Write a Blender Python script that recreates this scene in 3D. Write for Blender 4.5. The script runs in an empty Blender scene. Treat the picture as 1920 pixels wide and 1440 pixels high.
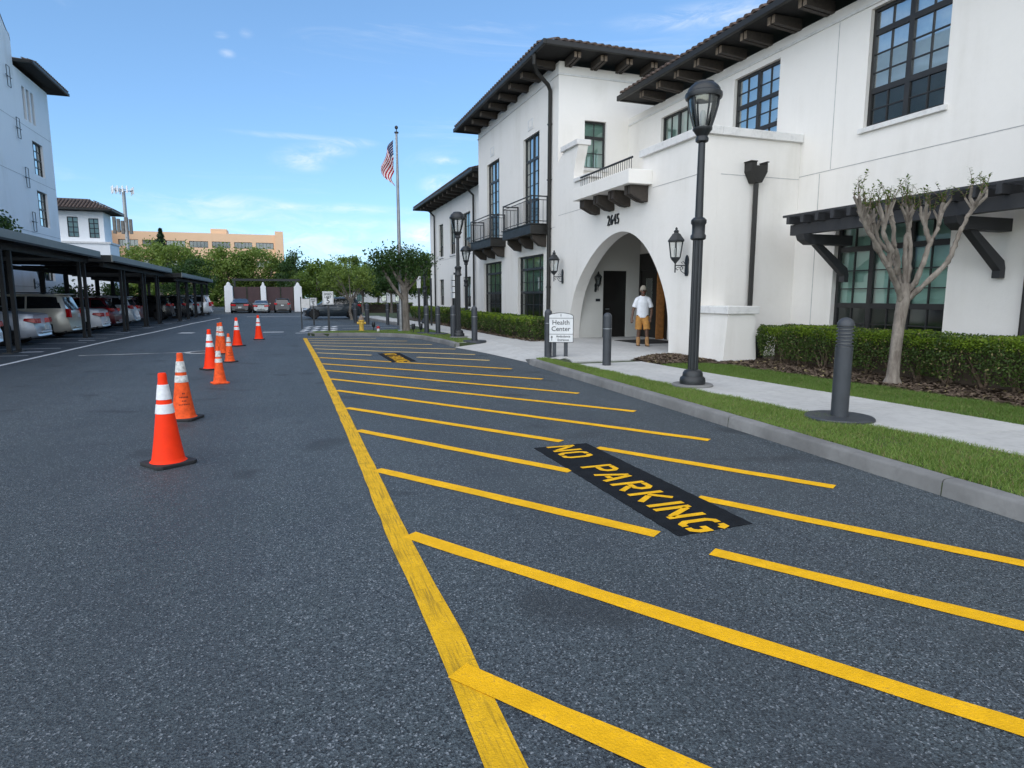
import bpy, bmesh, math, random
import numpy as np
from mathutils import Matrix, Vector, Euler

rad = math.radians
S = bpy.context.scene
COL = S.collection

# ------------------------------------------------------------------ camera
cam_d = bpy.data.cameras.new('camera')
cam_d.sensor_width = 36.0
cam_d.lens = 22.116
cam_d.clip_start = 0.05
cam_d.clip_end = 5000
cam = bpy.data.objects.new('camera', cam_d)
cam.location = (0, 0, 1.65)
cam.rotation_euler = Euler((rad(90 - 7.943), 0, rad(-19.447)), 'XYZ')
COL.objects.link(cam)
S.camera = cam

# ------------------------------------------------------------------ light
SUN_EL = 30.0
SUN_DIR = Vector((-0.70, -0.71, 0)).normalized()          # towards the sun (behind and left of the street)
W = bpy.data.worlds.new('World')
S.world = W
W.use_nodes = True
wn, wl = W.node_tree.nodes, W.node_tree.links
wn.clear()
w_out = wn.new('ShaderNodeOutputWorld')
w_bg = wn.new('ShaderNodeBackground')
w_bg.inputs['Strength'].default_value = 0.074
sky = wn.new('ShaderNodeTexSky')
sky.sky_type = 'NISHITA'
sky.sun_disc = False
sky.sun_elevation = rad(SUN_EL)
sky.sun_rotation = math.atan2(SUN_DIR.x, SUN_DIR.y)
sky.altitude = 20
sky.air_density = 0.8
sky.dust_density = 0.25
sky.ozone_density = 3.0
# thin cirrus and a few fair weather puffs, as real directions on the sky
w_tc = wn.new('ShaderNodeTexCoord')


def wmath(op, a, b=None, clamp=False):
    n = wn.new('ShaderNodeMath')
    n.operation = op
    n.use_clamp = clamp
    for i, s in enumerate((a, b)):
        if s is None:
            continue
        if isinstance(s, (int, float)):
            n.inputs[i].default_value = s
        else:
            wl.new(s, n.inputs[i])
    return n.outputs[0]


def wnoise(scale, detail, stretch, rough=0.6, dist=0.6):
    mp = wn.new('ShaderNodeMapping')
    mp.inputs['Scale'].default_value = stretch
    mp.inputs['Rotation'].default_value = (0.0, rad(12), rad(8))
    wl.new(w_tc.outputs['Generated'], mp.inputs['Vector'])
    n = wn.new('ShaderNodeTexNoise')
    n.inputs['Scale'].default_value = scale
    n.inputs['Detail'].default_value = detail
    n.inputs['Roughness'].default_value = rough
    n.inputs['Distortion'].default_value = dist
    wl.new(mp.outputs[0], n.inputs['Vector'])
    return n.outputs[0]


def wramp(src, a, b):
    n = wn.new('ShaderNodeMapRange')
    n.interpolation_type = 'SMOOTHSTEP'
    n.inputs[1].default_value = a
    n.inputs[2].default_value = b
    wl.new(src, n.inputs[0])
    return n.outputs[0]


def wblob(direction, rx, rz):
    """soft elliptical cloud patch around a sky direction"""
    d = Vector(direction).normalized()
    mp = wn.new('ShaderNodeMapping')
    mp.vector_type = 'POINT'
    mp.inputs['Location'].default_value = (-d.x / rx, -d.y / rx, -d.z / rz)
    mp.inputs['Scale'].default_value = (1 / rx, 1 / rx, 1 / rz)
    wl.new(w_tc.outputs['Generated'], mp.inputs['Vector'])
    ln = wn.new('ShaderNodeVectorMath')
    ln.operation = 'LENGTH'
    wl.new(mp.outputs[0], ln.inputs[0])
    return wramp(ln.outputs['Value'], 1.0, 0.0)


cirrus_n = wnoise(2.6, 9, (1.0, 1.0, 5.5), 0.62, 0.9)
cirrus = wmath('MULTIPLY', wramp(cirrus_n, 0.52, 0.80), 0.30)
puff_n = wnoise(14, 9, (1, 1, 3.2), 0.66, 0.9)
mask = None
for d, rx, rz, amp in [((0.028, .9786, .192), .055, .022, .6), ((0.058, .9719, .207), .06, .014, .55), ((0.09, .9719, .219), .06, .010, .45), ((0.02, .9719, .222), .12, .006, .3),
                       ((0.2305, .9522, .2002), .035, .008, .7), ((.2316, .9589, .1637), .05, .022, 1.0),
                       ((-.10, .9883, .130), .16, .018, .5), ((-.06, .9883, .112), .2, .02, .45), ((.05, .985, .128), .24, .010, .5), ((.10, .985, .105), .26, .012, .45),
                       ((-.0656, .9405, .3335), .012, .006, .22), ((-.0347, .94, .3393), .012, .008, .2),
                       ((-.0597, .9476, .314), .014, .007, .4), ((.2011, .9751, .0933), .06, .03, 1.1),
                       ((.5432, .7548, .3678), .16, .02, .5), ((.02, .99, .075), .3, .05, .6)]:
    m = wmath('MULTIPLY', wblob(d, rx, rz), amp)
    mask = m if mask is None else wmath('MAXIMUM', mask, m)
puff = wmath('MULTIPLY', wramp(puff_n, 0.30, 0.72), mask)
cl_f = wmath('ADD', cirrus, puff, True)
w_mix = wn.new('ShaderNodeMix')
w_mix.data_type = 'RGBA'
w_mix.inputs[7].default_value = (5.0, 5.2, 5.5, 1)
wl.new(cl_f, w_mix.inputs[0])
# clear subtropical air: softer fall-off to the horizon, a touch more cyan
w_gam = wn.new('ShaderNodeGamma')
w_gam.inputs['Gamma'].default_value = 0.70
wl.new(sky.outputs[0], w_gam.inputs['Color'])
w_tint = wn.new('ShaderNodeMix')
w_tint.data_type = 'RGBA'
w_tint.blend_type = 'MULTIPLY'
w_tint.inputs[0].default_value = 1.0
w_tint.inputs[7].default_value = (1.0, 1.34, 1.60, 1)
wl.new(w_gam.outputs[0], w_tint.inputs[6])
wl.new(w_tint.outputs[2], w_mix.inputs[6])
wl.new(w_mix.outputs[2], w_bg.inputs['Color'])
wl.new(w_bg.outputs[0], w_out.inputs['Surface'])

sun_d = bpy.data.lights.new('sun', 'SUN')
sun_d.energy = 1.5
sun_d.angle = rad(130)
sun_d.color = (1.0, 0.91, 0.77)
sun = bpy.data.objects.new('sun', sun_d)
sv = Vector((SUN_DIR.x * math.cos(rad(SUN_EL)), SUN_DIR.y * math.cos(rad(SUN_EL)), math.sin(rad(SUN_EL))))
sun.rotation_euler = sv.to_track_quat('Z', 'Y').to_euler()
sun.location = (-40, -60, 40)
COL.objects.link(sun)

S.view_settings.view_transform = 'Standard'
S.view_settings.look = 'None'
S.view_settings.exposure = 1.55
S.view_settings.gamma = 1.0
S.view_settings.use_curve_mapping = False
S.render.engine = 'CYCLES'
S.cycles.use_denoising = True
S.cycles.max_bounces = 8
S.cycles.diffuse_bounces = 4
S.cycles.glossy_bounces = 4
S.cycles.transparent_max_bounces = 12
S.cycles.transmission_bounces = 6
S.cycles.caustics_reflective = False
S.cycles.caustics_refractive = False


# ------------------------------------------------------------------ mesh helpers
class MB:
    """collects shapes; build() links them as ONE mesh object"""

    def __init__(self):
        self.v, self.f, self.m = [], [], []
        self.cur = 0
        self.keep = False        # keep the given face orientation

    def add(self, vs, fs, M=None):
        o = len(self.v)
        if M is not None:
            vs = [tuple(M @ Vector(p)) for p in vs]
        self.v.extend([tuple(p) for p in vs])
        for f in fs:
            self.f.append(tuple(i + o for i in f))
            self.m.append(self.cur)
        return self

    def box(self, x0, x1, y0, y1, z0, z1, M=None):
        x0, x1 = min(x0, x1), max(x0, x1)
        y0, y1 = min(y0, y1), max(y0, y1)
        z0, z1 = min(z0, z1), max(z0, z1)
        vs = [(x0, y0, z0), (x1, y0, z0), (x1, y1, z0), (x0, y1, z0), (x0, y0, z1), (x1, y0, z1), (x1, y1, z1), (x0, y1, z1)]
        return self.add(vs, [(3, 2, 1, 0), (4, 5, 6, 7), (0, 1, 5, 4), (1, 2, 6, 5), (2, 3, 7, 6), (3, 0, 4, 7)], M)

    def tube(self, p0, p1, r0, r1=None, n=10, M=None):
        return self.path([p0, p1], [r0, r0 if r1 is None else r1], n, M)

    def path(self, pts, rs, n=8, M=None, cap=True):
        pts = [Vector(p) for p in pts]
        if not hasattr(rs, '__len__'):
            rs = [rs] * len(pts)
        vs, fs = [], []
        up = Vector((0, 0, 1))
        prev = None
        for i, p in enumerate(pts):
            if i == 0:
                t = pts[1] - p
            elif i == len(pts) - 1:
                t = p - pts[i - 1]
            else:
                t = (pts[i + 1] - p).normalized() + (p - pts[i - 1]).normalized()
            t = t.normalized() if t.length > 1e-9 else up
            if prev is None:
                a = t.orthogonal().normalized()
            else:
                a = prev - t * prev.dot(t)
                a = a.normalized() if a.length > 1e-6 else t.orthogonal().normalized()
            prev = a
            b = t.cross(a)
            for k in range(n):
                an = 2 * math.pi * k / n
                vs.append(p + (a * math.cos(an) + b * math.sin(an)) * rs[i])
        for i in range(len(pts) - 1):
            for k in range(n):
                fs.append((i * n + k, i * n + (k + 1) % n, (i + 1) * n + (k + 1) % n, (i + 1) * n + k))
        if cap:
            fs.append(tuple(range(n - 1, -1, -1)))
            fs.append(tuple((len(pts) - 1) * n + k for k in range(n)))
        return self.add(vs, fs, M)

    def lathe(self, prof, n=20, c=(0, 0, 0), M=None, flute=0, fl_d=0.0):
        vs, fs = [], []
        for r, z in prof:
            for k in range(n):
                a = 2 * math.pi * k / n
                rr = r * (1 - fl_d * (k % 2)) if flute else r
                vs.append((c[0] + rr * math.cos(a), c[1] + rr * math.sin(a), c[2] + z))
        for i in range(len(prof) - 1):
            for k in range(n):
                fs.append((i * n + k, i * n + (k + 1) % n, (i + 1) * n + (k + 1) % n, (i + 1) * n + k))
        fs.append(tuple(range(n - 1, -1, -1)))
        fs.append(tuple((len(prof) - 1) * n + k for k in range(n)))
        return self.add(vs, fs, M)

    def prism(self, poly, axis, a, b, M=None):
        """poly: list of 2D points in the plane normal to axis ('x': (y,z), 'y': (x,z), 'z': (x,y))"""
        n = len(poly)

        def p3(q, t):
            return {'x': (t, q[0], q[1]), 'y': (q[0], t, q[1]), 'z': (q[0], q[1], t)}[axis]
        vs = [p3(q, a) for q in poly] + [p3(q, b) for q in poly]
        fs = [tuple(range(n - 1, -1, -1)), tuple(range(n, 2 * n))]
        fs += [(i, (i + 1) % n, n + (i + 1) % n, n + i) for i in range(n)]
        return self.add(vs, fs, M)

    def quad(self, a, b, c, d, M=None):
        return self.add([a, b, c, d], [(0, 1, 2, 3)], M)

    def mesh(self, name, mats, smooth=False):
        me = bpy.data.meshes.new(name)
        me.from_pydata(self.v, [], self.f)
        if not isinstance(mats, (list, tuple)):
            mats = [mats]
        for m in mats:
            me.materials.append(m)
        if len(mats) > 1:
            me.polygons.foreach_set('material_index', self.m)
        bm = bmesh.new()
        bm.from_mesh(me)
        if not self.keep:
            bmesh.ops.recalc_face_normals(bm, faces=bm.faces)
        bm.to_mesh(me)
        bm.free()
        if smooth:
            try:
                me.shade_smooth()
                me.set_sharp_from_angle(angle=rad(40))
            except Exception:
                pass
        me.update()
        return me

    def build(self, name, mats, parent=None, smooth=False, bevel=0.0, seg=2):
        return link(name, self.mesh(name, mats, smooth), parent, bevel, seg)


def link(name, me, parent=None, bevel=0.0, seg=2):
    o = bpy.data.objects.new(name, me)
    COL.objects.link(o)
    if parent is not None:
        o.parent = parent
        w = parent.get('_org')
        if w is not None:                     # geometry given in world coordinates
            o.matrix_parent_inverse = Matrix.Translation((-w[0], -w[1], -w[2]))
    if bevel:
        md = o.modifiers.new('bevel', 'BEVEL')
        md.width = bevel
        md.segments = seg
        md.limit_method = 'ANGLE'
        md.angle_limit = rad(35)
    return o


def tag(o, label=None, cat=None, group=None, kind=None):
    if label:
        o['label'] = label
    if cat:
        o['category'] = cat
    if group:
        o['group'] = group
    if kind:
        o['kind'] = kind
    return o


def thing(name, loc, label, cat, group=None, rz=0.0, world=False):
    o = bpy.data.objects.new(name, None)
    o.empty_display_size = 0.2
    COL.objects.link(o)
    o.location = loc
    o.rotation_euler = (0, 0, rz)
    if world:
        o['_org'] = tuple(float(x) for x in loc)
    return tag(o, label, cat, group)


def dup(root, loc, rz=0.0, label=None, scale=None):
    """copy of a thing with its parts and sub-parts"""
    def cp(o, par):
        c = o.copy()
        COL.objects.link(c)
        if par is not None:
            c.parent = par
        for ch in o.children:
            cp(ch, c)
        return c
    r = cp(root, None)
    r.location = loc
    r.rotation_euler = (0, 0, rz)
    if scale:
        r.scale = (scale, scale, scale)
    if label:
        r['label'] = label
    return r


def np_mesh(name, V, F, mat, parent=None, smooth=False, kind=None):
    """V (n,3), F (m,k) arrays -> one mesh object"""
    V = np.asarray(V, dtype=np.float32)
    F = np.asarray(F, dtype=np.int32)
    me = bpy.data.meshes.new(name)
    k = F.shape[1]
    me.vertices.add(len(V))
    me.vertices.foreach_set('co', V.ravel())
    me.loops.add(F.size)
    me.loops.foreach_set('vertex_index', F.ravel())
    me.polygons.add(len(F))
    me.polygons.foreach_set('loop_start', np.arange(0, F.size, k, dtype=np.int32))
    me.polygons.foreach_set('loop_total', np.full(len(F), k, dtype=np.int32))
    me.materials.append(mat)
    me.update(calc_edges=True)
    me.validate()
    if smooth:
        me.shade_smooth()
    o = link(name, me, parent)
    if kind:
        o['kind'] = kind
    return o


# ------------------------------------------------------------------ materials
def new_mat(name):
    m = bpy.data.materials.new(name)
    m.use_nodes = True
    nt = m.node_tree
    return m, nt.nodes, nt.links, nt.nodes['Principled BSDF']


def coords(N, kind='Object'):
    return N.new('ShaderNodeTexCoord').outputs[kind]


def noise(N, L, vec, scale, detail=4, rough=0.55, dist=0.0, stretch=None):
    if stretch:
        mp = N.new('ShaderNodeMapping')
        mp.inputs['Scale'].default_value = stretch
        L.new(vec, mp.inputs[0])
        vec = mp.outputs[0]
    n = N.new('ShaderNodeTexNoise')
    n.inputs['Scale'].default_value = scale
    n.inputs['Detail'].default_value = detail
    n.inputs['Roughness'].default_value = rough
    n.inputs['Distortion'].default_value = dist
    L.new(vec, n.inputs['Vector'])
    return n.outputs[0]


def ramp(N, L, src, a, b, lo=0.0, hi=1.0):
    n = N.new('ShaderNodeMapRange')
    n.inputs[1].default_value = a
    n.inputs[2].default_value = b
    n.inputs[3].default_value = lo
    n.inputs[4].default_value = hi
    L.new(src, n.inputs[0])
    return n.outputs[0]


def mixc(N, L, fac, a, b, blend='MIX'):
    n = N.new('ShaderNodeMix')
    n.data_type = 'RGBA'
    n.blend_type = blend
    for i, s in ((0, fac), (6, a), (7, b)):
        if isinstance(s, (int, float)):
            n.inputs[i].default_value = s
        elif isinstance(s, tuple):
            n.inputs[i].default_value = (*s[:3], 1)
        else:
            L.new(s, n.inputs[i])
    return n.outputs[2]


def bump(N, L, src, strength, dist, bsdf, prev=None):
    b = N.new('ShaderNodeBump')
    b.inputs['Strength'].default_value = strength
    b.inputs['Distance'].default_value = dist
    L.new(src, b.inputs['Height'])
    if prev is not None:
        L.new(prev, b.inputs['Normal'])
    L.new(b.outputs[0], bsdf.inputs['Normal'])
    return b.outputs[0]


def M_plain(name, col, rough=0.5, metal=0.0, var=0.12, vscale=6.0, bstr=0.0, bscale=80.0, spec=0.5, coat=0.0, world=False):
    m, N, L, B = new_mat(name)
    c = coords(N)
    n = noise(N, L, c, vscale, 5)
    dk = tuple(x * (1 - var) for x in col)
    lt = tuple(min(1, x * (1 + var)) for x in col)
    L.new(mixc(N, L, ramp(N, L, n, .3, .7), dk, lt), B.inputs['Base Color'])
    B.inputs['Roughness'].default_value = rough
    L.new(ramp(N, L, n, .3, .7, max(0, rough - .06), min(1, rough + .08)), B.inputs['Roughness'])
    B.inputs['Metallic'].default_value = metal
    B.inputs['Specular IOR Level'].default_value = spec
    B.inputs['Coat Weight'].default_value = coat
    B.inputs['Coat Roughness'].default_value = 0.04
    if bstr:
        bump(N, L, noise(N, L, c, bscale, 4), bstr, 0.01, B)
    return m


def M_stucco(name, col, stain=0.10):
    m, N, L, B = new_mat(name)
    c = coords(N)
    big = noise(N, L, c, .55, 5, .6)
    streak = noise(N, L, c, 1.6, 4, .6, 0, (1, 1, .12))
    f = N.new('ShaderNodeMath')
    f.operation = 'MULTIPLY'
    L.new(ramp(N, L, big, .42, .75), f.inputs[0])
    L.new(ramp(N, L, streak, .45, .75), f.inputs[1])
    dirty = tuple(x * (1 - stain * 1.6) for x in col)
    col1 = mixc(N, L, f.outputs[0], col, (dirty[0], dirty[1] * .99, dirty[2] * .95))
    fine = noise(N, L, c, 9, 5, .7)
    L.new(mixc(N, L, ramp(N, L, fine, .35, .75, 0, .10), col1, tuple(x * .82 for x in col)), B.inputs['Base Color'])
    B.inputs['Roughness'].default_value = .92
    B.inputs['Specular IOR Level'].default_value = .25
    b1 = bump(N, L, noise(N, L, c, 5.5, 4), .35, .02, B)
    bump(N, L, noise(N, L, c, 75, 5, .65), .45, .008, B, b1)
    return m


def M_asphalt(name):
    m, N, L, B = new_mat(name)
    c = coords(N)
    v = N.new('ShaderNodeTexVoronoi')
    v.inputs['Scale'].default_value = 125
    v.inputs['Randomness'].default_value = 1
    L.new(c, v.inputs['Vector'])
    sep = N.new('ShaderNodeSeparateColor')
    L.new(v.outputs['Color'], sep.inputs[0])
    big = noise(N, L, c, .22, 5, .6)
    mid = noise(N, L, c, 1.7, 5, .65)
    fine = noise(N, L, c, 140, 3, .7)
    base = mixc(N, L, ramp(N, L, big, .32, .68), (.045, .058, .065), (.066, .083, .092))
    base = mixc(N, L, ramp(N, L, mid, .40, .72, 0, .5), base, (.040, .049, .062))
    # stones: most grey, few bright
    st = mixc(N, L, ramp(N, L, sep.outputs[0], .0, 1.0), (.22, .22, .22), (2.05, 2.05, 2.05))
    base = mixc(N, L, 1.0, base, st, 'MULTIPLY')
    base = mixc(N, L, ramp(N, L, sep.outputs[1], .93, .94, 0, .85), base, (.27, .30, .325))
    base = mixc(N, L, ramp(N, L, fine, .35, .6, .5, 0), base, (.022, .025, .03))
    # lanes polished and darkened by tyres run along the drive; faded areas between
    lane = noise(N, L, c, 1.0, 4, .6, .2, (.9, .06, 1))
    base = mixc(N, L, ramp(N, L, lane, .42, .66, 0, .38), base, (.032, .040, .048))
    fade = noise(N, L, c, .35, 6, .7, .5)
    base = mixc(N, L, ramp(N, L, fade, .55, .75, 0, .30), base, (.105, .122, .138))
    ck = N.new('ShaderNodeTexVoronoi')
    ck.feature = 'DISTANCE_TO_EDGE'
    ck.inputs['Scale'].default_value = .33
    wv = N.new('ShaderNodeMix')
    wv.data_type = 'VECTOR'
    wv.inputs[0].default_value = .12
    nz = N.new('ShaderNodeTexNoise')
    nz.inputs['Scale'].default_value = 2.2
    nz.inputs['Detail'].default_value = 6
    L.new(c, nz.inputs['Vector'])
    L.new(c, wv.inputs[4])
    L.new(nz.outputs['Color'], wv.inputs[5])
    L.new(wv.outputs[1], ck.inputs['Vector'])
    ckm = N.new('ShaderNodeMath')
    ckm.operation = 'MULTIPLY'
    L.new(ramp(N, L, ck.outputs['Distance'], .0, .0035, 1, 0), ckm.inputs[0])
    L.new(ramp(N, L, noise(N, L, c, .18, 2), .56, .62), ckm.inputs[1])
    base = mixc(N, L, ckm.outputs[0], base, (.012, .014, .016))
    # drip and oil spots
    sp = noise(N, L, c, 1.1, 2, .4, .4)
    base = mixc(N, L, ramp(N, L, sp, .63, .70, 0, .55), base, (.022, .026, .030))
    L.new(base, B.inputs['Base Color'])
    L.new(ramp(N, L, sep.outputs[0], 0, 1, .55, .85), B.inputs['Roughness'])
    B.inputs['Specular IOR Level'].default_value = .42
    b1 = bump(N, L, v.outputs['Distance'], .55, .008, B)
    bump(N, L, fine, .35, .004, B, b1)
    return m


def M_paint(name, col, wear=.35, under=(.05, .055, .065), rollers=False):
    """road paint rolled on asphalt: stones show through, roller and tyre marks"""
    m, N, L, B = new_mat(name)
    c = coords(N)
    v = N.new('ShaderNodeTexVoronoi')
    v.inputs['Scale'].default_value = 95
    L.new(c, v.inputs['Vector'])
    fine = noise(N, L, c, 60, 4, .75)
    mid = noise(N, L, c, 6, 5, .7)
    tone = mixc(N, L, ramp(N, L, mid, .35, .7), tuple(x * .72 for x in col), col)
    mk = N.new('ShaderNodeMath')
    mk.operation = 'MULTIPLY'
    L.new(ramp(N, L, fine, .53, .68), mk.inputs[0])
    L.new(ramp(N, L, mid, .42, .66), mk.inputs[1])
    f2 = N.new('ShaderNodeMath')
    f2.operation = 'MULTIPLY'
    f2.inputs[1].default_value = wear
    L.new(mk.outputs[0], f2.inputs[0])
    if rollers:
        a_ = noise(N, L, c, 1.0, 5, .7, .4, (75, 3.0, 1))
        b_ = noise(N, L, c, 1.0, 5, .7, .4, (6, 45, 1))
        k_ = noise(N, L, c, 1.3, 3, .6)
        mk2 = N.new('ShaderNodeMath')
        mk2.operation = 'MULTIPLY'
        mx_ = N.new('ShaderNodeMath')
        mx_.operation = 'MAXIMUM'
        L.new(ramp(N, L, a_, .50, .60), mx_.inputs[0])
        L.new(ramp(N, L, b_, .57, .66), mx_.inputs[1])
        L.new(mx_.outputs[0], mk2.inputs[0])
        L.new(ramp(N, L, k_, .30, .52, .10, .6), mk2.inputs[1])
        tone = mixc(N, L, mk2.outputs[0], tone, (.20, .13, .02))
    L.new(mixc(N, L, f2.outputs[0], tone, under), B.inputs['Base Color'])
    B.inputs['Roughness'].default_value = .75
    B.inputs['Specular IOR Level'].default_value = .2
    b1 = bump(N, L, v.outputs['Distance'], .35, .006, B)
    bump(N, L, fine, .25, .004, B, b1)
    return m


def M_concrete(name, col, stain=.25, scale=1.0):
    m, N, L, B = new_mat(name)
    c = coords(N)
    big = noise(N, L, c, .9 * scale, 6, .65)
    mid = noise(N, L, c, 7 * scale, 6, .7)
    fine = noise(N, L, c, 120, 4, .7)
    base = mixc(N, L, ramp(N, L, big, .35, .7), tuple(x * (1 - stain) for x in col), col)
    base = mixc(N, L, ramp(N, L, mid, .48, .74, 0, .5 + stain * .5), base, tuple(x * .55 for x in col))
    base = mixc(N, L, ramp(N, L, fine, .45, .75, 0, .35), base, tuple(x * .7 for x in col))
    L.new(base, B.inputs['Base Color'])
    B.inputs['Roughness'].default_value = .88
    b1 = bump(N, L, mid, .25, .01, B)
    bump(N, L, fine, .4, .004, B, b1)
    return m


def M_leaf(name, dark, light, trans=.35, rough=.55, straw=0.0):
    m, N, L, B = new_mat(name)
    g = N.new('ShaderNodeNewGeometry')
    r = g.outputs['Random Per Island']
    c = coords(N)
    n = noise(N, L, c, .7, 3)
    col = mixc(N, L, r, dark, light)
    col = mixc(N, L, ramp(N, L, n, .35, .7, 0, .5), col, light)
    if straw:
        h = N.new('ShaderNodeMath')
        h.operation = 'FRACT'
        h2 = N.new('ShaderNodeMath')
        h2.operation = 'MULTIPLY'
        h2.inputs[1].default_value = 37.7
        L.new(r, h2.inputs[0])
        L.new(h2.outputs[0], h.inputs[0])
        col = mixc(N, L, ramp(N, L, h.outputs[0], 1 - straw, 1 - straw + .01), col, (.30, .25, .12))
    L.new(col, B.inputs['Base Color'])
    B.inputs['Roughness'].default_value = rough
    B.inputs['Specular IOR Level'].default_value = .3
    t = N.new('ShaderNodeBsdfTranslucent')
    L.new(mixc(N, L, .5, col, (light[0] * 1.3, light[1] * 1.4, light[2] * .5)), t.inputs['Color'])
    mx = N.new('ShaderNodeMixShader')
    mx.inputs[0].default_value = trans
    L.new(B.outputs[0], mx.inputs[1])
    L.new(t.outputs[0], mx.inputs[2])
    L.new(mx.outputs[0], N['Material Output'].inputs['Surface'])
    return m


def M_bark(name, a, b, scale=6):
    m, N, L, B = new_mat(name)
    c = coords(N)
    n = noise(N, L, c, scale, 6, .7, .3, (1, 1, .25))
    p = noise(N, L, c, scale * .6, 3, .5)
    col = mixc(N, L, ramp(N, L, n, .35, .7), a, b)
    col = mixc(N, L, ramp(N, L, p, .55, .75, 0, .5), col, tuple(min(1, x * 1.35) for x in b))
    L.new(col, B.inputs['Base Color'])
    B.inputs['Roughness'].default_value = .85
    bump(N, L, n, .6, .02, B)
    return m


def M_glass(name, tint=(.35, .55, .48), refl=.30, trans=.75, rough=.02):
    """coated window glass: part mirror, part tinted see-through"""
    m, N, L, B = new_mat(name)
    N.remove(B)
    out = N['Material Output']
    gl = N.new('ShaderNodeBsdfGlossy')
    gl.inputs['Roughness'].default_value = rough
    gl.inputs['Color'].default_value = (.92, .97, .96, 1)
    c = coords(N)
    bp = N.new('ShaderNodeBump')
    bp.inputs['Strength'].default_value = .06
    bp.inputs['Distance'].default_value = .02
    L.new(noise(N, L, c, 1.3, 2), bp.inputs['Height'])
    L.new(bp.outputs[0], gl.inputs['Normal'])
    tr = N.new('ShaderNodeBsdfTransparent')
    tr.inputs['Color'].default_value = (tint[0] * trans, tint[1] * trans, tint[2] * trans, 1)
    lw = N.new('ShaderNodeFresnel')
    lw.inputs['IOR'].default_value = 1.5
    f = N.new('ShaderNodeMath')
    f.operation = 'MULTIPLY_ADD'
    f.inputs[1].default_value = 1 - refl
    f.inputs[2].default_value = refl
    f.use_clamp = True
    L.new(lw.outputs[0], f.inputs[0])
    mx = N.new('ShaderNodeMixShader')
    L.new(f.outputs[0], mx.inputs[0])
    L.new(tr.outputs[0], mx.inputs[1])
    L.new(gl.outputs[0], mx.inputs[2])
    L.new(mx.outputs[0], out.inputs['Surface'])
    return m


def M_car(name, col, metal=.35, rough=.32):
    m, N, L, B = new_mat(name)
    c = coords(N)
    n = noise(N, L, c, 3, 4)
    L.new(mixc(N, L, ramp(N, L, n, .35, .7, 0, .5), col, tuple(x * .86 for x in col)), B.inputs['Base Color'])
    B.inputs['Metallic'].default_value = metal
    B.inputs['Roughness'].default_value = rough
    B.inputs['Coat Weight'].default_value = .6
    B.inputs['Coat Roughness'].default_value = .03
    return m


MAT = {}
MAT['stucco'] = M_stucco('white stucco', (.84, .81, .765), .12)
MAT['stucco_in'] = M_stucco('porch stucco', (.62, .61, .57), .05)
MAT['stucco_l'] = M_stucco('cool white stucco', (.88, .89, .90))
MAT['trim'] = M_concrete('cast stone trim', (.78, .77, .75), .08)
MAT['asphalt'] = M_asphalt('asphalt')
MAT['patch'] = M_plain('black sealer paint', (.010, .012, .015), .9, 0, .35, 9, .35, 110, spec=.15)
MAT['yellow'] = M_paint('yellow road paint', (.98, .53, .008), .65)
MAT['yellow_worn'] = M_paint('worn yellow road paint', (.86, .49, .012), .6, rollers=True)
MAT['yellow_pale'] = M_paint('yellow road paint with sky sheen', (.88, .62, .22), .25)  # far stripes: pale sky reflection put into the paint colour
MAT['white_paint'] = M_paint('white road paint', (.84, .85, .86), .25)
MAT['kerb'] = M_concrete('kerb concrete', (.25, .25, .245), .5)
MAT['walk'] = M_concrete('pavement concrete', (.55, .55, .535), .2)
MAT['soil'] = M_concrete('soil', (.07, .05, .035), .3)
MAT['lawn_soil'] = M_concrete('lawn soil', (.06, .085, .03), .4)
MAT['grass'] = M_leaf('grass blade', (.06, .125, .02), (.24, .35, .08), .3, straw=.14)
MAT['grass_d'] = M_leaf('shade-toned grass blade', (.05, .11, .018), (.18, .28, .06), .3, straw=.08)  # darker copy of the grass: shade on this strip put into the colour
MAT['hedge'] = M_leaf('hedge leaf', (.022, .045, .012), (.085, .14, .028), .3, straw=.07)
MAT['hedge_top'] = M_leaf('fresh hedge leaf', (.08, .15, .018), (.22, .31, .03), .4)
MAT['tree_a'] = M_leaf('tree leaf', (.03, .065, .015), (.15, .22, .04), .3)
MAT['tree_b'] = M_leaf('light tree leaf', (.05, .095, .02), (.21, .28, .06), .3)  # brighter leaf copy: sunlight on the sunlit trees is put into its colour
MAT['tree_d'] = M_leaf('dark tree leaf', (.015, .04, .012), (.05, .10, .025), .3)
MAT['pine'] = M_leaf('conifer needle', (.012, .03, .016), (.035, .07, .035), .2)
MAT['palm'] = M_leaf('palm frond', (.03, .06, .015), (.09, .15, .04), .3)
MAT['bark'] = M_bark('smooth pale bark', (.12, .098, .08), (.30, .265, .225), 9)
MAT['bark_d'] = M_bark('grey bark', (.10, .085, .07), (.24, .21, .18))
MAT['twig'] = M_bark('twig bark', (.10, .07, .05), (.22, .16, .11), 20)
MAT['mulch'] = M_leaf('bark mulch', (.045, .030, .022), (.17, .125, .09), .0, .9, straw=.06)
MAT['black'] = M_plain('black powder coat', (.020, .023, .026), .42, .1, .2, 8, .15, 160)
MAT['bronze'] = M_plain('dark bronze metal', (.020, .019, .017), .5, .2, .2, 5, .1, 120)
MAT['bollard'] = M_plain('grey black powder coat', (.045, .051, .060), .5, .1, .15, 5, .12, 180)
MAT['frame'] = M_plain('window frame', (.022, .022, .022), .45, 0, .15, 5)
MAT['wood_d'] = M_plain('dark stained wood', (.045, .036, .029), .75, 0, .35, 14, .4, 30)
MAT['wood_end'] = M_plain('sawn wood end', (.19, .145, .105), .8, 0, .3, 20)
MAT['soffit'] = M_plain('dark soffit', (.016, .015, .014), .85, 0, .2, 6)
MAT['tile'] = M_plain('brown roof tile', (.085, .058, .045), .75, 0, .45, 3.5, .4, 40)
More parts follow.
